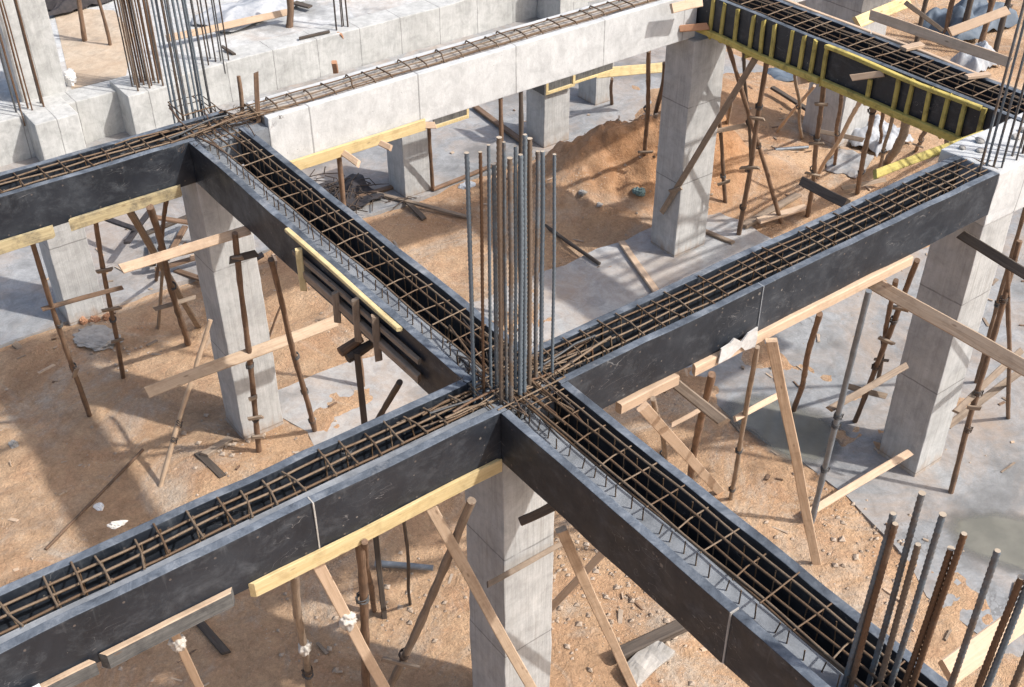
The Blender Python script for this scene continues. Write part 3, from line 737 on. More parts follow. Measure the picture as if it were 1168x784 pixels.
def bundle(label, bars, zbase, mats, r, ribs=False, hoops=(), sink=.2, lean=.02, group='upright starter bars'):
    ps = [P(b[0], b[1], zbase) for b in bars]
    c = sum(ps, Vector()) / len(ps); c.z = zbase
    e = thing('starter_bars', label, 'rebar', c, group)
    for b, p in zip(bars, ps):
        m = b[3] if len(b) > 3 else R.choice(mats)
        zt = vtop(p, b[2]); rr = r * R.choice((.75, 1, 1, 1.1))
        upright(e, p - Vector((0, 0, sink)), zt, rr, m, (R.uniform(-lean, lean), R.uniform(-lean, lean)), ribs)
    for z in hoops:
        bm = bmesh.new(); xs_ = [p.x - c.x for p in ps]; ys_ = [p.y - c.y for p in ps]; q = r + .008
        a, b, d, f = min(xs_) - q, max(xs_) + q, min(ys_) - q, max(ys_) + q
        tube(bm, [(a, d, z), (b, d, z + .01), (b, f, z), (a, f, z + .01), (a, d, z - .01)], .007, 6)
        link('hoop', bm, M['tan'], e, smooth=True)
    return e
S_, T_ = 'steel', 'rust'
centre = [(541, 447, 174, S_), (552, 449, 173, T_), (560, 445, 165, S_), (567, 444, 188, S_), (572, 462, 156, T_), (578, 458, 162, S_), (583, 464, 181, S_), (588, 448, 166, S_), (593, 457, 177, S_), (598, 450, 154, S_), (604, 443, 158, T_), (611, 436, 172, S_), (617, 428, 172, S_), (630, 430, 176, S_)]
bundle('thick ribbed bars standing from the centre beam crossing, steel grey and rusty', centre, H - .05, None, .0150, True, (.01, .05), sink=.12, lean=.012)
left = [(197, 128, -70), (203, 133, -70), (209, 136, -60), (216, 139, -70), (222, 138, -80), (228, 136, -60), (234, 132, -70), (241, 129, -60), (230, 127, -70), (212, 129, -60)]
bundle('dark steel bars rising from the left beam crossing past the top of the frame', left, H - .08, ['steel', 'darkbar', 'steel'], .014, False, (.03, .1))
pedb = [(151, 99, -50), (157.5, 104, -50), (164, 97, -45), (171, 101, -50), (177, 95, -50), (169, 96, -45), (181, 95, -50), (186, 98, -50), (154, 97, -45), (161, 94, -50), (175, 92, -45), (166, 92, -50), (173, 98, -45), (159, 100, -50), (183, 91, -50)]
bundle('dense cluster of rusty bars standing in the middle wall pedestal', pedb, .93, ['rust', 'rust', 'darkbar'], .0165)
bundle('thin dark bars standing on the wall top right of the dense rusty cluster', [(238, 74, -40), (246, 70, -40), (252, 70, -40), (255, 72, -30), (261, 69, -30), (240, 67, -40)], .83, ['darkbar'], .014)
bundle('few long rusty bars standing in the pedestal at the left frame edge', [(18, 126, -40), (25, 131, -40), (32, 124, -40), (37, 126, -40), (50, 122, -40), (47, 118, -40), (22, 120, -40)], .87, ['rust', 'rust', 'darkbar'], .0165)
bundle('small far group of thin bars on the terrace edge at the top centre', [(384, 35, -40), (390, 31, -40), (392, 30, -40), (397, 31, -40)], .82, ['darkbar'], .016)
rightn = [(1118, 193, -40), (1125, 190, -40), (1133, 191, -30), (1144, 186, -40), (1142, 193, -40), (1154, 179, -40), (1159, 184, -40), (1166, 176, -40), (1164, 169, -40), (1173, 180, -40), (1180, 172, -40)]
bundle('thin dark bars standing in the cast joint at the right edge', rightn, H - .02, ['darkbar', 'darkbar', 'steel'], .0125)
e = thing('starter_bars', 'thick ribbed bars standing up in the bottom right corner, nearest to the viewer', 'rebar', (.3, -3.0, 3.6), 'upright starter bars')
for px_, py_, zt, m in ((1015, 585, 5.18, S_), (1021, 598, 5.14, T_), (1054, 560, 5.3, S_), (1050, 623, 5.0, T_), (1075, 588, 5.2, S_), (1080, 624, 5.05, T_), (1097, 607, 5.18, T_), (1139, 631, 5.25, S_), (1163, 655, 5.2, T_), (1178, 648, 5.25, S_), (1196, 690, 5.15, T_)):
    p = P(px_, py_, zt)
    upright(e, Vector((p.x, p.y, 3.62)) - Vector((0, 0, 0)), zt, .0165, m, (R.uniform(-.02, .02), R.uniform(-.02, .02)), True)

# ------------------------------------------------------------------ timber props, braces, boards
GP = 'timber props under the beams'; GB = 'sawn timber braces and boards'
def prop(key, label, a, za, b, zb=-.04, w=.055, h=None, mat='pole', **k):
    p0, p1 = P(*b, zb), P(*a, za)
    return stick(key, 'timber_prop' if h is None else 'timber_brace', label, 'prop' if h is None else 'brace', p0, p1, w, h, mat, group=GP if h is None else GB, **k)
def plank(key, label, a, za, b, zb, w, h, mat, cat='plank', name='timber_plank', **k):
    return stick(key, name, label, cat, P(*a, za), P(*b, zb), w, h, mat, group=GB if cat in ('plank',) else None, **k)
# left bay
prop('P1', 'crooked reddish pole under the upper left form, leftmost prop on the sand', (31, 258), 3.45, (103, 477), ties=(.55, .32), cleats=((.3, .16, 1.2),))
prop('P2', 'dark brown pole right of the greenish stub column with crossed cleats', (107, 240), 3.45, (141, 433), cleats=((.72, .16, .1), (.5, .2, .1), (.3, .14, .3)), ties=(.42,))
prop('P3', 'pale sawn brace slanting down from the yellow board at the upper left form', (139, 226), 3.44, (227, 374), w=.075, h=.04, mat='old')
prop('P4', 'thick rusty brown pole just left of the sunlit left column', (171, 236), 3.45, (215, 393), w=.075, ties=(.5,))
prop('P5', 'short grey pole with a side peg behind the left poles', (186, 300), 1.6, (180, 377), w=.045, mat='old')
prop('P8', 'straight brown pole standing in front of the sunlit left column', (268, 266), 3.5, (296, 520), w=.062, cleats=((.92, .1, .1), (.22, .16, .1), (.12, .14, -.1), (.32, .1, .4)), ties=(.46, .2))
prop('P11', 'brown pole right of the sunlit left column, tied with blue grey cord', (309, 296), 3.53, (360, 495), w=.06, ties=(.3, .52, .1))
prop('P12', 'thin stick leaning at the foot of the pole right of the left column', (322, 345), .55, (305, 390), 0, w=.03)
plank('P6', 'grey brown plank laid level high in front of the left column', (138, 307), zon('P8', 266, 270) - .02, (285, 262), zon('P8', 266, 270), .095, .05, 'tanw', face=True)
plank('P9', 'long heavy brown plank lashed level across the poles beside the left column', (167, 448), zon('P8', 286, 403), (384, 366), zon('P8', 286, 403), .125, .05, 'tanw', face=True)
plank('P8b', 'short dark block nailed across the top of the pole before the left column', (262, 297), zon('P8', 270, 293), (293, 289), zon('P8', 270, 293), .075, .05, 'dark', face=True)
plank('P1b', 'dark crossbar tied from the leftmost pole to the pole beside it', (48, 353), zon('P1', 63, 350), (140, 328), zon('P1', 63, 350) + .1, .05, .04, 'pole', face=True)
plank('P7', 'short grey crossbar between the thick rusty pole and the left column', (176, 353), zon('P4', 203, 345), (223, 339), zon('P4', 203, 345), .055, .045, 'old', face=True)
prop('P10', 'pale slender stick leaning against the front of the left column', (240, 365), 1.85, (182, 558), w=.055, mat='tanw', ties=(.4, .3))
# boards nailed to the upper left form
# front left beam boards
def face_board(key, label, xa, xb, y, z, hgt, th, mat):
    o = stick(key, 'timber_board', label, 'board', (xa, y, z), (xb, y, z), th, hgt, mat, group=None)
    if mat == 'grey':
        o.data.materials.append(M['tanw'])
        for p in o.data.polygons:
            if abs((o.matrix_world.to_3x3() @ p.normal).z) > .5: p.material_index = 1
    return o
q0, q1 = at(77, 242, y=5.16), at(205, 210, y=5.16)
face_board('Y1', 'dull yellow board nailed under the upper left form beside the left crossing', q0.x, min(q1.x, -.03), 5.165, ZB - .01, .125, .035, 'yold')
q0, q1 = at(-60, 284, y=5.16), at(57, 252, y=5.16)
face_board('Y2', 'dull yellow board nailed under the upper left form at the left edge of the frame', q0.x, q1.x, 5.165, ZB - .02, .125, .035, 'yold')
xa = at(286, 660, y=-.03).x
face_board('Y3', 'bright yellow board nailed along the foot of the front left form', xa, -.03, -.016, ZB - .012, .125, .028, 'yel')
xa, xb = at(117, 745, y=-.05).x, at(266, 675, y=-.05).x
face_board('G1', 'grey stained board nailed to the front left form, longer of the two', xa, xb, -.025, ZB + .03, .13, .045, 'grey')
xa, xb = at(34, 778, y=-.05).x, at(104, 750, y=-.05).x
face_board('G2', 'grey stained board nailed to the front left form, shorter one near the corner', xa, xb, -.025, ZB + .03, .12, .045, 'grey')
xb = at(38, 770, y=-.08).x
face_board('G3', 'whitewashed board end fixed to the form in the bottom left corner', xb - .9, xb, -.06, ZB + .06, .14, .06, 'white')
# props under the front left beam and around the centre column
prop('K', 'long pale plank slanting in front of the centre column from the yellow board', (487, 571), 3.42, (650, 862), w=.085, h=.045, mat='tanw', face=True)
prop('L', 'dark leaning pole left of the centre column, crossing the long pale plank', (538, 571), 3.45, (432, 812), w=.07, mat='old', ties=(.33,), cleats=((.31, .34, .35),))
prop('Mp', 'stout reddish pole under the yellow board left of the centre column', (409, 612), 3.48, (424, 838), w=.07, ties=(.75,))
prop('M2', 'thinner brown pole beside the stout reddish pole under the yellow board', (416, 618), 3.48, (427, 697), w=.05)
prop('Nn', 'pale plank leaning to the right below the yellow board, tied with a white rag', (355, 630), 3.46, (474, 850), w=.085, h=.045, mat='pine', face=True)
prop('O1', 'light brown pole with a rag knot below the end of the yellow board', (336, 655), 3.42, (356, 800), w=.065, mat='old', ties=(.32, .28))
prop('N2', 'pale stick hanging below the longer grey board at the bottom left', (190, 704), 3.5, (258, 850), w=.06, h=.04, mat='pine', face=True)
prop('th', 'very thin dark pole standing under the yellow board near the pipe', (460, 586), 3.48, (468, 690), w=.03, mat='dark')
def rag(label, key, fr, s):
    p0, p1 = STK[key]; p = p0.lerp(p1, fr) + (CAM - p0).normalized() * .035
    bm = bmesh.new(); bmesh.ops.create_icosphere(bm, subdivisions=4, radius=s)
    sd = R.uniform(0, 99); ax = (p1 - p0).normalized()
    for v in bm.verts:
        n = v.co.normalized(); f = 1 + .5 * nz(n.x * 2 + sd, n.y * 2, n.z * 2) + .45 * abs(nz(n.x * 5 + sd, n.y * 5, n.z * 5))
        v.co = n * s * f + ax * n.dot(ax) * s * .5
        if n.z < -.35: v.co.z -= s * 1.5 * (-.35 - n.z) * (1 + nz(n.x * 4 + sd, n.y * 4, 1))
    return tag(link('rag', bm, M['rag'], loc=p, smooth=True), label, 'rag')
rag('white rag knotted round the pale plank left of the centre column', 'Nn', .72, .05)
rag('pale rag knot on the light brown pole at the lower left', 'O1', .52, .045)
rag('torn white rag on the stick under the longer grey board', 'N2', .86, .045)
plank('cs', 'thin pale stick nailed slantwise across the sunlit face of the centre column', (556, 667), None or at(556, 667, y=-.07).z, (641, 620), at(641, 620, y=-.05).z, .045, .03, 'old', face=True)
plank('ct', 'short dark timber end poking out beside the top of the centre column', (596, 594), 3.1, (634, 576), 3.44, .07, .06, 'dark', face=True)
prop('Op', 'pale slanting brace right of the centre column under the bottom right form', (640, 604), 3.44, (726, 792), w=.08, h=.045, mat='tanw', face=True)
prop('Pp', 'light brace crossing behind the slanting brace right of the centre column', (690, 628), 1.3, (618, 705), w=.075, h=.04, mat='pine', face=True)
plank('dk', 'thick dark timber lying on the ground below the bottom right form', (703, 748), .12, (790, 708), .12, .13, .09, 'dark')
bm = bmesh.new(); box(bm, -.27, .27, -.12, .12, 0, .08, bev=.012); bmesh.ops.subdivide_edges(bm, edges=bm.edges[:], cuts=5, use_grid_fill=True); wobble(bm, .05, 4, 7); wobble(bm, .012, 17, 2)
o = tag(link('concrete_lump', bm, M['rubble'], loc=P(738, 758, .06)), 'broken white concrete lump beside the dark timber near the bottom', 'concrete lump'); o.rotation_euler = (.06, -.05, .12)
plank('pi', 'blue grey pipe lying on the sand left of the centre column', (428, 643), .07, (494, 648), .07, .07, None, 'pipe', 'pipe', 'steel_pipe', crook=.05)
plank('db', 'short dark board lying below the front left form', (226, 708), .06, (258, 745), .06, .08, .03, 'dark')
# ground litter on the left
plank('r1', 'rusty rod lying across the sand left of the front beam', (163, 513), .06, (52, 627), .06, .035, None, 'pole', 'rod', 'rusty_rod', crook=.4)
plank('b1', 'short brown timber block lying at the foot of the left column', (233, 520), .08, (263, 501), .08, .10, .07, 'old')
plank('b2', 'small dark board lying beside the brown block near the left column', (226, 517), .05, (254, 544), .05, .09, .03, 'dark')
plank('b3', 'pale batten lying along the edge of the back slab near the left frame edge', (16, 392), .10, (28, 402), .06, .09, .04, 'old')
chunk('mortar_heap', 'grey heap of dry mortar beside the greenish stub column', 'mortar heap', 112, 388, (.34, .24), 'rubble', squash=.17)
for q, (a, b, l) in enumerate(((96, 368, 'reddish block left of the pair at the foot of the greenish stub column'), (109, 368, 'reddish block in the middle at the foot of the greenish stub column'), (122, 365, 'orange lump right of the reddish blocks by the greenish stub column'))):
    chunk('brick_piece', l, 'brick', a, b, (.075, .06), 'brick', squash=.8)
chunk('plastic_scrap', 'white crumpled scrap on the back edge of the front left form', 'scrap', 133, 598, (.025, .055), 'rag', z=H + .02, squash=.8, rot=1.2)
chunk('stone', 'smooth white stone on the sand behind the front left form', 'stone', 112, 577, (.07, .05), 'white')
chunk('stone', 'pale flat stone on the sand near the left frame edge', 'stone', 15, 505, (.07, .05), 'rubble')
# middle: post and logs below the middle form
stick('md', 'timber_prop', 'dark square post under the middle form near the centre crossing', 'prop', Vector((*P(407, 402, 3.35).xy, -.04)), P(407, 402, 3.35), .055, .055, 'dark', group=GP)
plank('lg1', 'upper short round log laid over the dark post of the middle form', (388, 402), 3.36, (412, 386), 3.4, .085, None, 'pole', crook=.0)
plank('lg2', 'lower short round log laid over the dark post of the middle form', (396, 409), 3.3, (424, 392), 3.34, .085, None, 'dark', crook=.0)
prop('dp', 'dark steel strut slanting down from the middle form behind the front left form', (456, 436), 3.5, (398, 545), w=.055, mat='dark')
# right front bay
def waler(key, label, pa, pb, y, z):
    face_board(key, label, at(*pa, y=y).x, at(*pb, y=y).x, y, z, .10, .06, 'pine')
waler('W1', 'pinkish beam rail under the right form, between the white patch and the right column', (790, 433), (1036, 305), -.01, ZB - .055)
waler('W2', 'short pinkish rail under the right form close to the centre crossing', (705, 473), (770, 442), -.01, ZB - .055)
bm = bmesh.new(); out = [at(*q, y=-.06) for q in ((819, 415), (823, 398), (833, 392), (838, 386), (846, 390), (853, 380), (864, 373), (863, 386), (861, 396), (850, 400), (846, 396), (838, 403), (834, 408))]
fv = [bm.verts.new(p + Vector((0, R.uniform(-.008, .002), 0))) for p in out]; f_ = bm.faces.new(fv)
ex = bmesh.ops.extrude_face_region(bm, geom=[f_])
for v in ex['geom']:
    if isinstance(v, bmesh.types.BMVert): v.co.y += .012
tag(link('paper_scrap', bm, M['paper']), 'torn white patch stuck on the black face of the right form', 'scrap')
prop('A', 'brown pole under the right form close to the bottom right form', (812, 427), 3.45, (780, 580), w=.07)
prop('B', 'crooked thin pole standing below the white patch', (864, 396), 3.45, (833, 571), w=.05, mat='old', ties=(.1, .4))
prop('Cc', 'long sawn plank propped from the rail down to the sand', (880, 388), 3.44, (932, 645), w=.095, h=.05, mat='tanw', face=True)
prop('D', 'grey steel prop standing on the damp slab edge with a wire tie', (991, 332), 3.46, (925, 598), w=.062, mat='pipe', ties=(.52, .48, .28), crook=.1)
prop('Ee', 'dark reddish pole with clamps left of the right column', (1046, 297), 3.46, (974, 484), w=.06, cleats=((.78, .2, .3), (.6, .16, -.2)), ties=(.42, .7))
prop('E2', 'brown pole hidden halfway behind the right form rail', (935, 358), 3.4, (905, 470), w=.06, mat='pole')
plank('Bh', 'short pale stick nailed level between the crooked pole and the sawn plank', (838, 478), zon('B', 846, 473), (888, 451), zon('B', 846, 473), .06, .04, 'pine', face=True)
plank('Df', 'weathered board running from the grey steel prop to the right column', (946, 467), zon('D', 953, 468), (1034, 417), zon('D', 953, 468) + .1, .07, .04, 'old', face=True)
plank('G', 'long heavy ledger plank passing in front of the right column', (994, 322), 3.33, (1205, 440), 3.33, .13, .06, 'tanw', face=True)
plank('Hh', 'dark plank poking out from the joint above the right column', (1097, 268), 3.34, (1185, 322), 3.34, .10, .06, 'dark', face=True)
prop('R1', 'pole at the right frame edge standing on the slab, tied in two places', (1163, 275), 3.4, (1083, 567), w=.06, ties=(.8, .3, .45), cleats=((.4, .14, .2),))
prop('R2', 'second thin pole beyond the right column near the frame edge', (1172, 230), 3.3, (1112, 440), w=.05, ties=(.5,))
plank('R3', 'weathered board slanting up right of the right column', (1080, 487), .5, (1172, 418), .95, .085, .045, 'old', face=True)
plank('Rb', 'dark square timber poking out below the rail of the right form', (766, 434), 3.36, (826, 482), 3.3, .09, .08, 'old', face=True)
prop('Ln', 'pale wide plank leaning from the right form down to the sand', (733, 464), 3.4, (822, 562), w=.10, h=.04, mat='pine', face=True)
plank('Ls', 'thin pale stick between the pale leaning plank and the brown pole', (766, 485), 2.9, (799, 467), 3.0, .04, .03, 'pine', face=True)
plank('Lg', 'long pale plank lying against the foot of the right column', (918, 588), .07, (1038, 516), .38, .09, .045, 'pine', face=True)
plank('Wb', 'wide pale plank end in the bottom right corner behind the thick bars', (1080, 768), 3.3, (1240, 650), 3.3, .16, .06, 'pine', face=True)
# upper middle
ya = at(330, 183, y=5.17); yb_ = at(485, 145, y=5.17)
face_board('Y4', 'pale yellow board nailed under the cast concrete beam', ya.x, yb_.x, 5.165, 3.375, .13, .04, 'yel')
plank('j1', 'short pale joist end below the middle of the yellow board under the cast beam', (422, 157), 3.36, (446, 169), 3.3, .07, .06, 'pine', face=True)
plank('j2', 'short pale joist end below the left end of the yellow board under the cast beam', (385, 170), 3.36, (409, 187), 3.3, .075, .06, 'pine', face=True)
plank('j3', 'short pale joist end at the right end of the yellow board under the cast beam', (480, 143), 3.36, (497, 143), 3.36, .075, .05, 'pine', face=True)
prop('u1', 'thin rusty pole touching the right side of the grey stub column', (489, 141), 1.5, (494, 223), w=.06, mat='pole')
stick('u2', 'timber_prop', 'dark rusty pole behind the middle form under the cast beam', 'prop', Vector((*P(386, 172, 3.34).xy, -.04)), P(386, 172, 3.34), .065, None, 'pole', group=GP)
stick('u3', 'timber_prop', 'dark pole under the cast beam just left of the upright bars', 'prop', Vector((*P(571, 112, 3.36).xy, -.04)), P(571, 112, 3.36), .06, None, 'pole', group=GP)
stick('u4', 'timber_prop', 'dark pole under the cast beam directly behind the upright bars', 'prop', Vector((*P(594, 104, 3.36).xy, -.04)), P(594, 104, 3.36), .06, None, 'dark', group=GP)
plank('v1', 'reddish plank lying on the back slab behind the upright bars', (541, 121), .13, (598, 163), .13, .11, .05, 'pole')
plank('v2', 'brown board lying left of the grey stub column', (394, 230), .1, (449, 213), .1, .09, .05, 'pole')
plank('v3', 'long thin brown board lying on the sand below the grey stub column', (430, 221), .12, (538, 249), .1, .07, .04, 'old')
plank('v4', 'thin brown batten lying right of the grey stub column', (494, 216), .12, (566, 187), .12, .07, .04, 'pole')
plank('v5', 'dark short board lying in front of the grey stub column', (462, 228), .1, (484, 250), .09, .09, .03, 'dark')
plank('pp', 'grey pipe lying on the sand right of the low stub column', (638, 180), .3, (692, 163), .22, .07, None, 'pipe', 'pipe', 'steel_pipe', crook=.05)
plank('pq', 'dark pipe lying on the sand right of the upright bars', (616, 253), .12, (684, 301), .1, .06, None, 'dark', 'pipe', 'steel_pipe', crook=.3)
plank('st', 'pale plank lying on the footing strip behind the right form', (709, 276), .1, (757, 345), .1, .10, .04, 'pine')
plank('dd', 'dark splinter of timber lying left of the column under the cast beam', (730, 219), .2, (746, 237), .16, .09, .05, 'dark')
chunk('teal_block', 'small teal block lying left of the column under the cast beam', 'block', 727, 241, (.09, .09), 'teal', squash=.9)
for i, (a, b, s, l) in enumerate(((664, 243, .07, 'flat grey stone left of the teal block'), (683, 247, .06, 'small grey stone beside the flat stone near the teal block'), (700, 160, .09, 'brown stone on the sand right of the low stub column'), (711, 161, .07, 'pale stone right of the brown stone on the sand'))):
    chunk('stone', l, 'stone', a, b, (s, s * .8), 'rubble')
chunk('round_lid', 'pale round lid lying on the sand below the grey stub column', 'lid', 534, 214, (.14, .14), 'tarp', squash=.2)
prop('Q', 'tall dark prop under the cast beam left of the far column', (740, 58), 3.38, (735, 208), w=.065, mat='pole', cleats=((.3, .22, .1),), ties=(.62,))
plank('yp', 'pale yellow plank resting on the small distant stub column', (680, 84), .98, (757, 77), 1.0, .17, .06, 'yel', face=True)
stick('yq', 'timber_prop', 'thin post below the pale yellow plank', 'prop', P(698, 122, -.02), P(698, 90, .95), .06, None, 'pole', group=GP)
plank('br', 'crooked branch leaning behind the tall dark prop left of the far column', (758, 72), 2.1, (741, 180), .1, .07, None, 'pole', 'branch', 'branch', crook=2.0)
# small timber frame on the low stub column
ff = thing('column_formwork', 'small yellow edged formwork box sitting on the low stub column', 'formwork', (7.4, 8.9, 1.1), None)
for (x0, x1, y0, y1, z0, z1, m) in ((0, .62, -.03, 0, 0, .05, 'yel'), (0, .62, -.03, 0, .29, .34, 'yel'), (0, .05, -.035, .0, .052, .288, 'yel'), (.57, .62, -.035, 0, .052, .288, 'yel'), (-.03, -.002, -.03, .6, 0, .33, 'grey'), (.05, .57, .003, .03, .05, .29, 'grey'), (.64, 1.5, .0, .03, .02, .06, 'yel'), (.64, 1.5, .0, .03, .31, .36, 'yel'), (.64, 1.5, .035, .06, .0, .33, 'grey')):
    strip_part('frame_board' if m == 'yel' else 'panel', ff, x0, x1, y0, y1, z0, z1, m, bev=.004)
f2 = thing('column_formwork', 'dark soffit box with a yellow rim hanging behind the right end of the yellow board', 'formwork', (*P(495, 143, 1.5).xy, 1.45), None)
for (x0, x1, y0, y1, z0, z1, m) in ((0, .62, -.03, 0, 0, .05, 'yel'), (.60, .64, 0, .4, 0, .25, 'yel'), (0, .598, .003, .03, .05, .26, 'grey')):
    strip_part('frame_board' if m == 'yel' else 'panel', f2, x0, x1, y0, y1, z0, z1, m, bev=.004)
# upper right bay
stick('Rr', 'timber_brace', 'long brown brace slanting across the face of the far column', 'brace', at(755, 242, x=6.80), P(864, 63, 3.42), .085, .05, 'old', group=GB, cleats=((.17, .2, .9),), face=True)
prop('Sx', 'slanting brown pole right of the far column crossing the next pole', (830, 50), 3.36, (892, 256), w=.065, ties=(.48,))
prop('T', 'upright brown pole right of the far column with a tied joint', (876, 60), 3.46, (842, 272), w=.07, ties=(.42, .75, .2), cleats=((.44, .26, .2), (.7, .18, 0)))
prop('U', 'short dark reddish pole right of the far column', (819, 126), 1.9, (828, 238), w=.06, ties=(.35,), cleats=((.3, .2, .3),))
prop('U2', 'thin grey pole behind the slanting pole near the far column', (836, 108), 2.0, (826, 163), w=.06, mat='old')
prop('V', 'dark pole with clamps below the middle of the yellow battened form', (941, 85), 3.44, (921, 248), w=.07, ties=(.62, .4), cleats=((.6, .2, .2), (.38, .22, -.3), (.85, .16, 0)))
prop('V1', 'thin pale stick leaning towards the sand under the yellow battened form', (929, 98), 1.5, (882, 155), w=.06, mat='pine')
prop('V2', 'long pale stick leaning left of the reddish pole under the yellow battened form', (983, 113), 3.4, (931, 204), w=.06, mat='pine')
prop('Wp', 'bright reddish pole under the yellow battened form', (997, 115), 3.44, (978, 221), w=.07, ties=(.3, .92))
prop('X1', 'thick crooked branch prop under the lower end of the yellow battened form', (1036, 132), 3.44, (1012, 185), w=.12, mat='old', crook=.5)
prop('X2', 'thin brown pole between the reddish pole and the crooked branch prop', (1008, 120), 3.4, (1004, 165), w=.05)
prop('X3', 'dark short pole under the end of the yellow battened form', (1083, 145), 3.4, (1078, 172), w=.07, mat='dark')
plank('X4', 'dark board lying on the sand between the poles of the upper right bay', (881, 100), .25, (938, 136), .15, .10, .05, 'dark')
plank('X5', 'thick yellow ledger lying at the lower end of the yellow battened form', (998, 199), 3.86, (1122, 153), 3.86, .085, .05, 'yelp', face=True)
plank('X6', 'dark short board poking out behind the right form', (915, 207), 3.3, (966, 233), 3.5, .10, .05, 'dark', face=True)
stick('X7', 'timber_plank', 'small pale board end fixed to the face of the yellow battened form', 'plank', at(971, 89, x=6.75), at(1008, 84, x=6.94), .075, .05, 'pine', group=GB, face=True)
plank('X8', 'pale board end under the upper part of the yellow battened form', (911, 92), 3.42, (940, 86), 3.42, .10, .05, 'pine', face=True)
plank('X9', 'small yellow board end under the top part of the yellow battened form', (851, 62), 3.42, (872, 58), 3.42, .10, .06, 'yelp', face=True)
plank('Xa', 'pale board end beside the small yellow board end', (893, 76), 3.4, (911, 73), 3.4, .10, .05, 'pine', face=True)
plank('Xb', 'grey plank lying behind the right form at the foot of the poles', (848, 258), .1, (910, 222), .1, .13, .05, 'old')
plank('Xc', 'pale plank lying flat beside the grey plank behind the right form', (865, 252), .18, (920, 236), .1, .14, .04, 'pine')
plank('Xd', 'thin grey board on the slab right of the foot of the far column', (800, 262), .08, (836, 277), .08, .08, .04, 'old')
plank('Xe', 'pale blue grey pipe lying on the sand under the yellow battened form', (884, 171), .12, (922, 168), .12, .06, None, 'pipe', 'pipe', 'steel_pipe', crook=.05)
sheet('sheet_scrap', 'blue crumpled sheet on the ground under the yellow battened form', 'sheet', 908, 84, 1.1, .6, .18, 'blue', rot=-.5)
sheet('sheet_scrap', 'pale crumpled sheet at the foot of the column behind the yellow battened form', 'sheet', 1000, 160, 1.0, .8, .5, 'tarp')
sheet('sheet_scrap', 'second pale crumpled sheet lying lower beside the reddish pole', 'sheet', 968, 186, .9, .6, .12, 'slab', rot=.4)
for i, (a, za, b, w_, m_, l) in enumerate((
    ((848, 55), 3.4, (858, 205), .05, 'dark', 'thin dark pole between the slanting pole and the upright pole near the far column'),
    ((960, 100), 3.4, (952, 190), .055, 'pole', 'brown pole midway under the yellow battened form behind the clamped pole'),
    ((1020, 125), 3.4, (1000, 205), .05, 'old', 'grey stick between the reddish pole and the crooked branch prop'),
    ((1060, 140), 3.4, (1045, 172), .06, 'pole', 'short brown pole right of the crooked branch prop'),
    ((905, 70), 3.3, (915, 160), .05, 'old', 'weathered pole under the pale board ends of the battened form'),
    ((1022, 320), 3.45, (1000, 440), .05, 'pole', 'thin brown pole left of the right column behind the ledger plank'),
    ((1150, 300), 3.3, (1150, 480), .05, 'pole', 'upright thin pole beside the right frame edge behind the ledger plank'),
    ((745, 455), 3.45, (765, 560), .05, 'old', 'thin pole just beside the pale wide leaning plank'),
    ((190, 228), 3.4, (178, 322), .05, 'pole', 'thin brown pole between the rusty pole and the yellow board'))):
    prop('m%d' % i, l, a, za, b, w=w_, mat=m_, ties=(.5,), cleats=((.35, .16, .2),) if i % 2 else ())
for i, (a, za, b, zb, l) in enumerate((
    ((935, 150), 1.2, (985, 160), 1.2, 'weathered crossbar low between the clamped pole and the reddish pole'),
    ((815, 150), 1.6, (865, 140), 1.6, 'weathered crossbar between the first poles right of the far column'),
    ((965, 440), .8, (1010, 452), .5, 'weathered board leaning on the slab left of the right column'),
    ((1010, 205), .15, (960, 215), .12, 'weathered plank on the sand behind the dark short board'),
    ((1090, 470), 1.4, (1165, 400), 1.6, 'weathered rail beyond the right column at the frame edge'))):
    plank('n%d' % i, l, a, za, b, zb, .07, .04, 'old', face=True)
# beyond the yellow battened form
plank('Z1', 'long pale ledger behind the yellow battened form', (993, 17), 3.95, (1153, 72), 3.95, .12, .05, 'pine', face=True)
plank('Z2', 'pale plank end slanting up at the top right', (1083, 37), 3.7, (1149, 12), 3.9, .12, .06, 'pine', face=True)
plank('Z3', 'bright yellow plank slanting at the top right beyond the form', (977, 26), 3.6, (1036, 2), 3.7, .16, .07, 'yel', face=True)
plank('Z4', 'small pale board resting on the far rail of the yellow battened form', (1030, 56), H + .03, (1052, 51), H + .03, .10, .04, 'pine')
plank('Z5', 'pale curved board at the lower end of the far rail', (1102, 88), H + .05, (1128, 85), H + .05, .08, .04, 'pine')
plank('Z6', 'thin dark brace slanting behind the long pale ledger', (1034, 4), 3.9, (1074, 34), 2.6, .06, .05, 'dark', face=True)
for i, (bx_, by_, s, l) in enumerate(((1045, 50, .075, 'dark prop behind the long ledger, first from the left at the top right'), (1077, 46, .075, 'reddish dark prop behind the long ledger, second from the left at the top right'), (1097, 50, .09, 'leaning dark prop behind the long ledger, third from the left at the top right'), (1116, 58, .09, 'thick dark prop behind the long ledger, fourth from the left at the top right'), (1134, 66, .08, 'dark prop behind the long ledger, last on the right'))):
    b = P(bx_, by_, 0); stick('far%d' % i, 'timber_prop', l, 'prop', b - Vector((0, 0, .05)), b + Vector((R.uniform(-.2, .3), R.uniform(-.3, .2), 3.6)), s * 1.3, None, 'pole' if i % 2 else 'dark', group=GP, ties=(.3, .6))
sheet('sheet_scrap', 'blue grey crumpled tarpaulin at the top right between the dark props', 'sheet', 1100, 30, 1.8, 1.2, .8, 'blue')
sheet('sheet_scrap', 'grey curved sheet behind the far rail of the yellow battened form', 'sheet', 1111, 74, .8, .6, .6, 'tarp')
w0, w1 = P(880, 8, 0), P(1010, 22, 0)
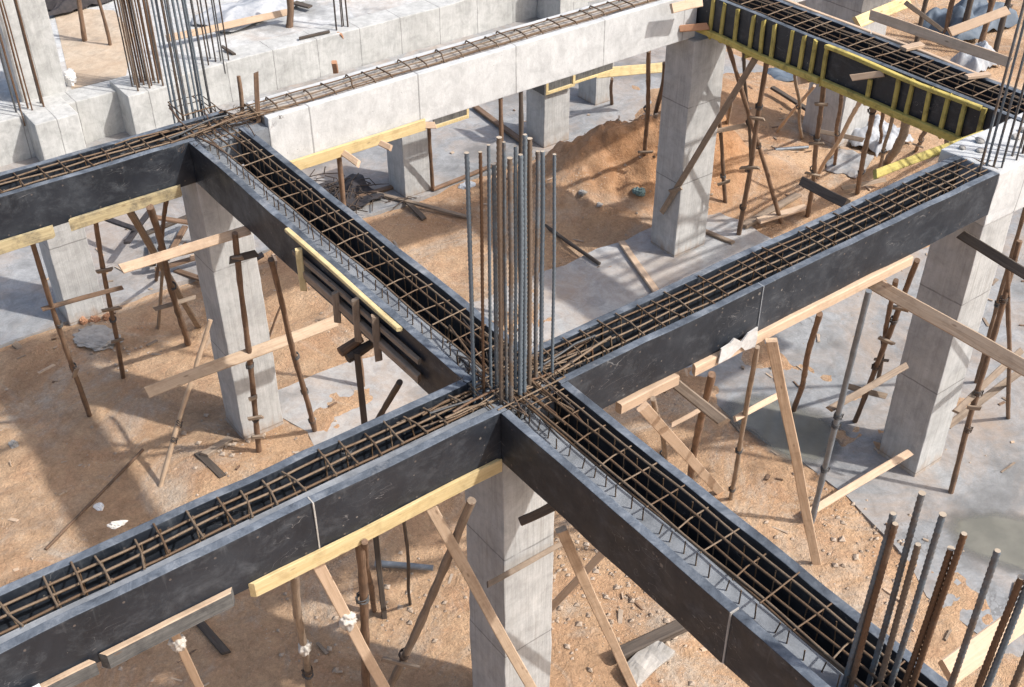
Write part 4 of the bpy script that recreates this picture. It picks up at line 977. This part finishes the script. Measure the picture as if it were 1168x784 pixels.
bm = bmesh.new(); box(bm, 0, (w1 - w0).length, 0, .4, -.1, 1.6, bev=.02); wobble(bm, .02, 1, 4)
o = link('concrete_wall', bm, M['col'], loc=w0); o.rotation_euler.z = math.atan2((w1 - w0).y, (w1 - w0).x); tag(o, 'grey concrete wall at the top right beyond the battened form', 'wall')
# dark netting and rubble under the cast beam near the middle form
nb = thing('scrap_netting', 'dark heap of netting and bent wire behind the middle form', 'netting heap', (*P(390, 228, 0.05).xy, .05))
bm = bmesh.new()
for k in range(70):
    a = Vector((R.gauss(0, .3), R.gauss(0, .4), R.uniform(.02, .2))); d = Vector((R.uniform(-1, 1), R.uniform(-1, 1), R.uniform(-.2, .2))) * .28
    tube(bm, [a - d, a + Vector((R.uniform(-.1, .1), R.uniform(-.1, .1), R.uniform(0, .12))), a + d], .009, 5)
link('wire', bm, M['darkbar'], nb, smooth=True)
bm = bmesh.new(); bmesh.ops.create_grid(bm, x_segments=26, y_segments=26, size=.5)
for v in bm.verts: v.co.z = .07 + .16 * max(0, nz(v.co.x * 3, v.co.y * 3, 2) + .35) * max(0, 1 - v.co.length ** 2 / .8); v.co.xy = v.co.xy * (1 + .3 * nz(v.co.x * 3, v.co.y * 3, 7))
link('net_sheet', bm, M['nett'], nb, smooth=True)
nb2 = thing('scrap_heap', 'dark heap of offcuts behind the pole left of the left column', 'scrap heap', (*P(205, 300, .05).xy, .06))
for k in range(12):
    a = Vector((R.gauss(0, .28), R.gauss(0, .5), .05 + .04 * k)); d = Vector((R.uniform(-1, 1), R.uniform(-1, 1), R.uniform(-.15, .15))).normalized()
    o = link('offcut', board_bm(.7 + .4 * R.random(), .09, .04, k), M[R.choice(('dark', 'nett', 'pole'))], nb2); o.matrix_local = frame(a - d * .4, a + d * .4)
# terrace: poles, plank, tarpaulin
def tpole(label, top, base, w, mat):
    b = P(*base, .78); t = at(*top, y=b.y); return stick(label, 'timber_prop', label, 'prop', b, t, w, None, mat, group=GP)
tpole('reddish pole standing on the sandy terrace at the top left', (86, -25), (97, 48), .09, 'pole')
tpole('thin rusty pole on the terrace right of the reddish pole', (107, -20), (126, 53), .06, 'pole')
tpole('short wooden post on the terrace at the top, end of the lying plank', (327, -25), (330, 32), .13, 'pole')
plank('tp', 'long pinkish plank lying raised on the terrace at the top', (190, 44), 1.0, (328, 14), 1.0, .13, .06, 'pine', face=True)
plank('tq', 'thin dark stick lying on the terrace edge', (341, 44), .86, (376, 36), .86, .06, .04, 'dark')
plank('tr', 'short dark stick lying on the wall top beside the thin bars', (253, 53), .9, (267, 62), .86, .06, .04, 'dark')
plank('ts', 'dark curved board lying on the terrace near the top edge', (336, 3), .9, (354, 8), .9, .14, .04, 'dark')
sheet('tarpaulin', 'pale crumpled tarpaulin heaped behind the pinkish plank on the terrace', 'tarpaulin', 286, 14, 2.0, 1.1, .35, 'tarp', z=.82, rot=.3)
sheet('tarpaulin', 'dark bundle lying at the far side of the sandy terrace', 'bundle', 95, 2, 2.0, .9, .5, 'nett', z=.82, rot=.2)
chunk('bucket_scrap', 'white plastic scrap at the foot of the thick pale column on the terrace', 'scrap', 79, 88, (.11, .10), 'white', z=.95, squash=1.3)
# thin timber stakes by the left end of the cast beam
stick('sk1', 'timber_stake', 'left rusty stake beside the left end of the cast beam', 'stake', P(278, 143, H - .2), at(272, 87, y=P(278, 143, H - .2).y), .045, None, 'pole', group='stakes at the end of the cast beam')
stick('sk2', 'timber_stake', 'right brown stake beside the left end of the cast beam', 'stake', P(296, 150, H - .2), at(292, 83, y=P(296, 150, H - .2).y), .05, .03, 'pole', group='stakes at the end of the cast beam')
plank('sk3', 'orange timber stick leaning on the back wall', (403, 66), .2, (387, 38), .82, .09, .04, 'brick')
plank('sk4', 'short orange peg standing behind the bars of the cast beam', (383, 82), H - .05, (381, 71), H + .1, .06, .05, 'brick')
# wood ends beside the far column top
plank('wk1', 'orange timber end jutting out above the far column', (775, 33), 3.55, (808, 30), 3.6, .09, .07, 'brick', face=True)
plank('wk2', 'pale board end at the top right end of the cast beam', (766, 10), H + .02, (800, 2), H + .02, .12, .05, 'pine', face=True)

# ------------------------------------------------------------------ light, camera
SD = Vector((.53, -.77, 1.0)).normalized()
el = math.asin(SD.z); az = math.atan2(SD.x, SD.y)
w = bpy.data.worlds.new('World'); scene.world = w; w.use_nodes = True
nt = w.node_tree; bg = nt.nodes['Background']; sk = nt.nodes.new('ShaderNodeTexSky'); sk.sky_type = 'NISHITA'
sk.sun_disc = False; sk.sun_elevation = el; sk.sun_rotation = az; sk.dust_density = 4.0; sk.air_density = 1.0
nt.links.new(sk.outputs[0], bg.inputs['Color']); bg.inputs['Strength'].default_value = .15
sd = bpy.data.lights.new('sun', 'SUN'); sd.energy = 3.2; sd.angle = math.radians(1.4); sd.color = (1.0, .985, .96)
so = bpy.data.objects.new('sun', sd); C.objects.link(so); so.rotation_euler = SD.to_track_quat('Z', 'Y').to_euler()
cd = bpy.data.cameras.new('camera'); co = bpy.data.objects.new('camera', cd); C.objects.link(co)
cd.sensor_width = 36; cd.lens = 36 * F / 1168; cd.shift_x = -8 / 1168; cd.clip_end = 1500; cd.clip_start = .1
m = Matrix((RT, UP, -FW)).transposed().to_4x4(); m.translation = CAM; co.matrix_world = m
scene.camera = co
scene.view_settings.view_transform = 'Standard'; scene.view_settings.look = 'None'; scene.view_settings.exposure = .45
scene.render.engine = 'CYCLES'; scene.cycles.max_bounces = 6
scene.cycles.use_denoising = True
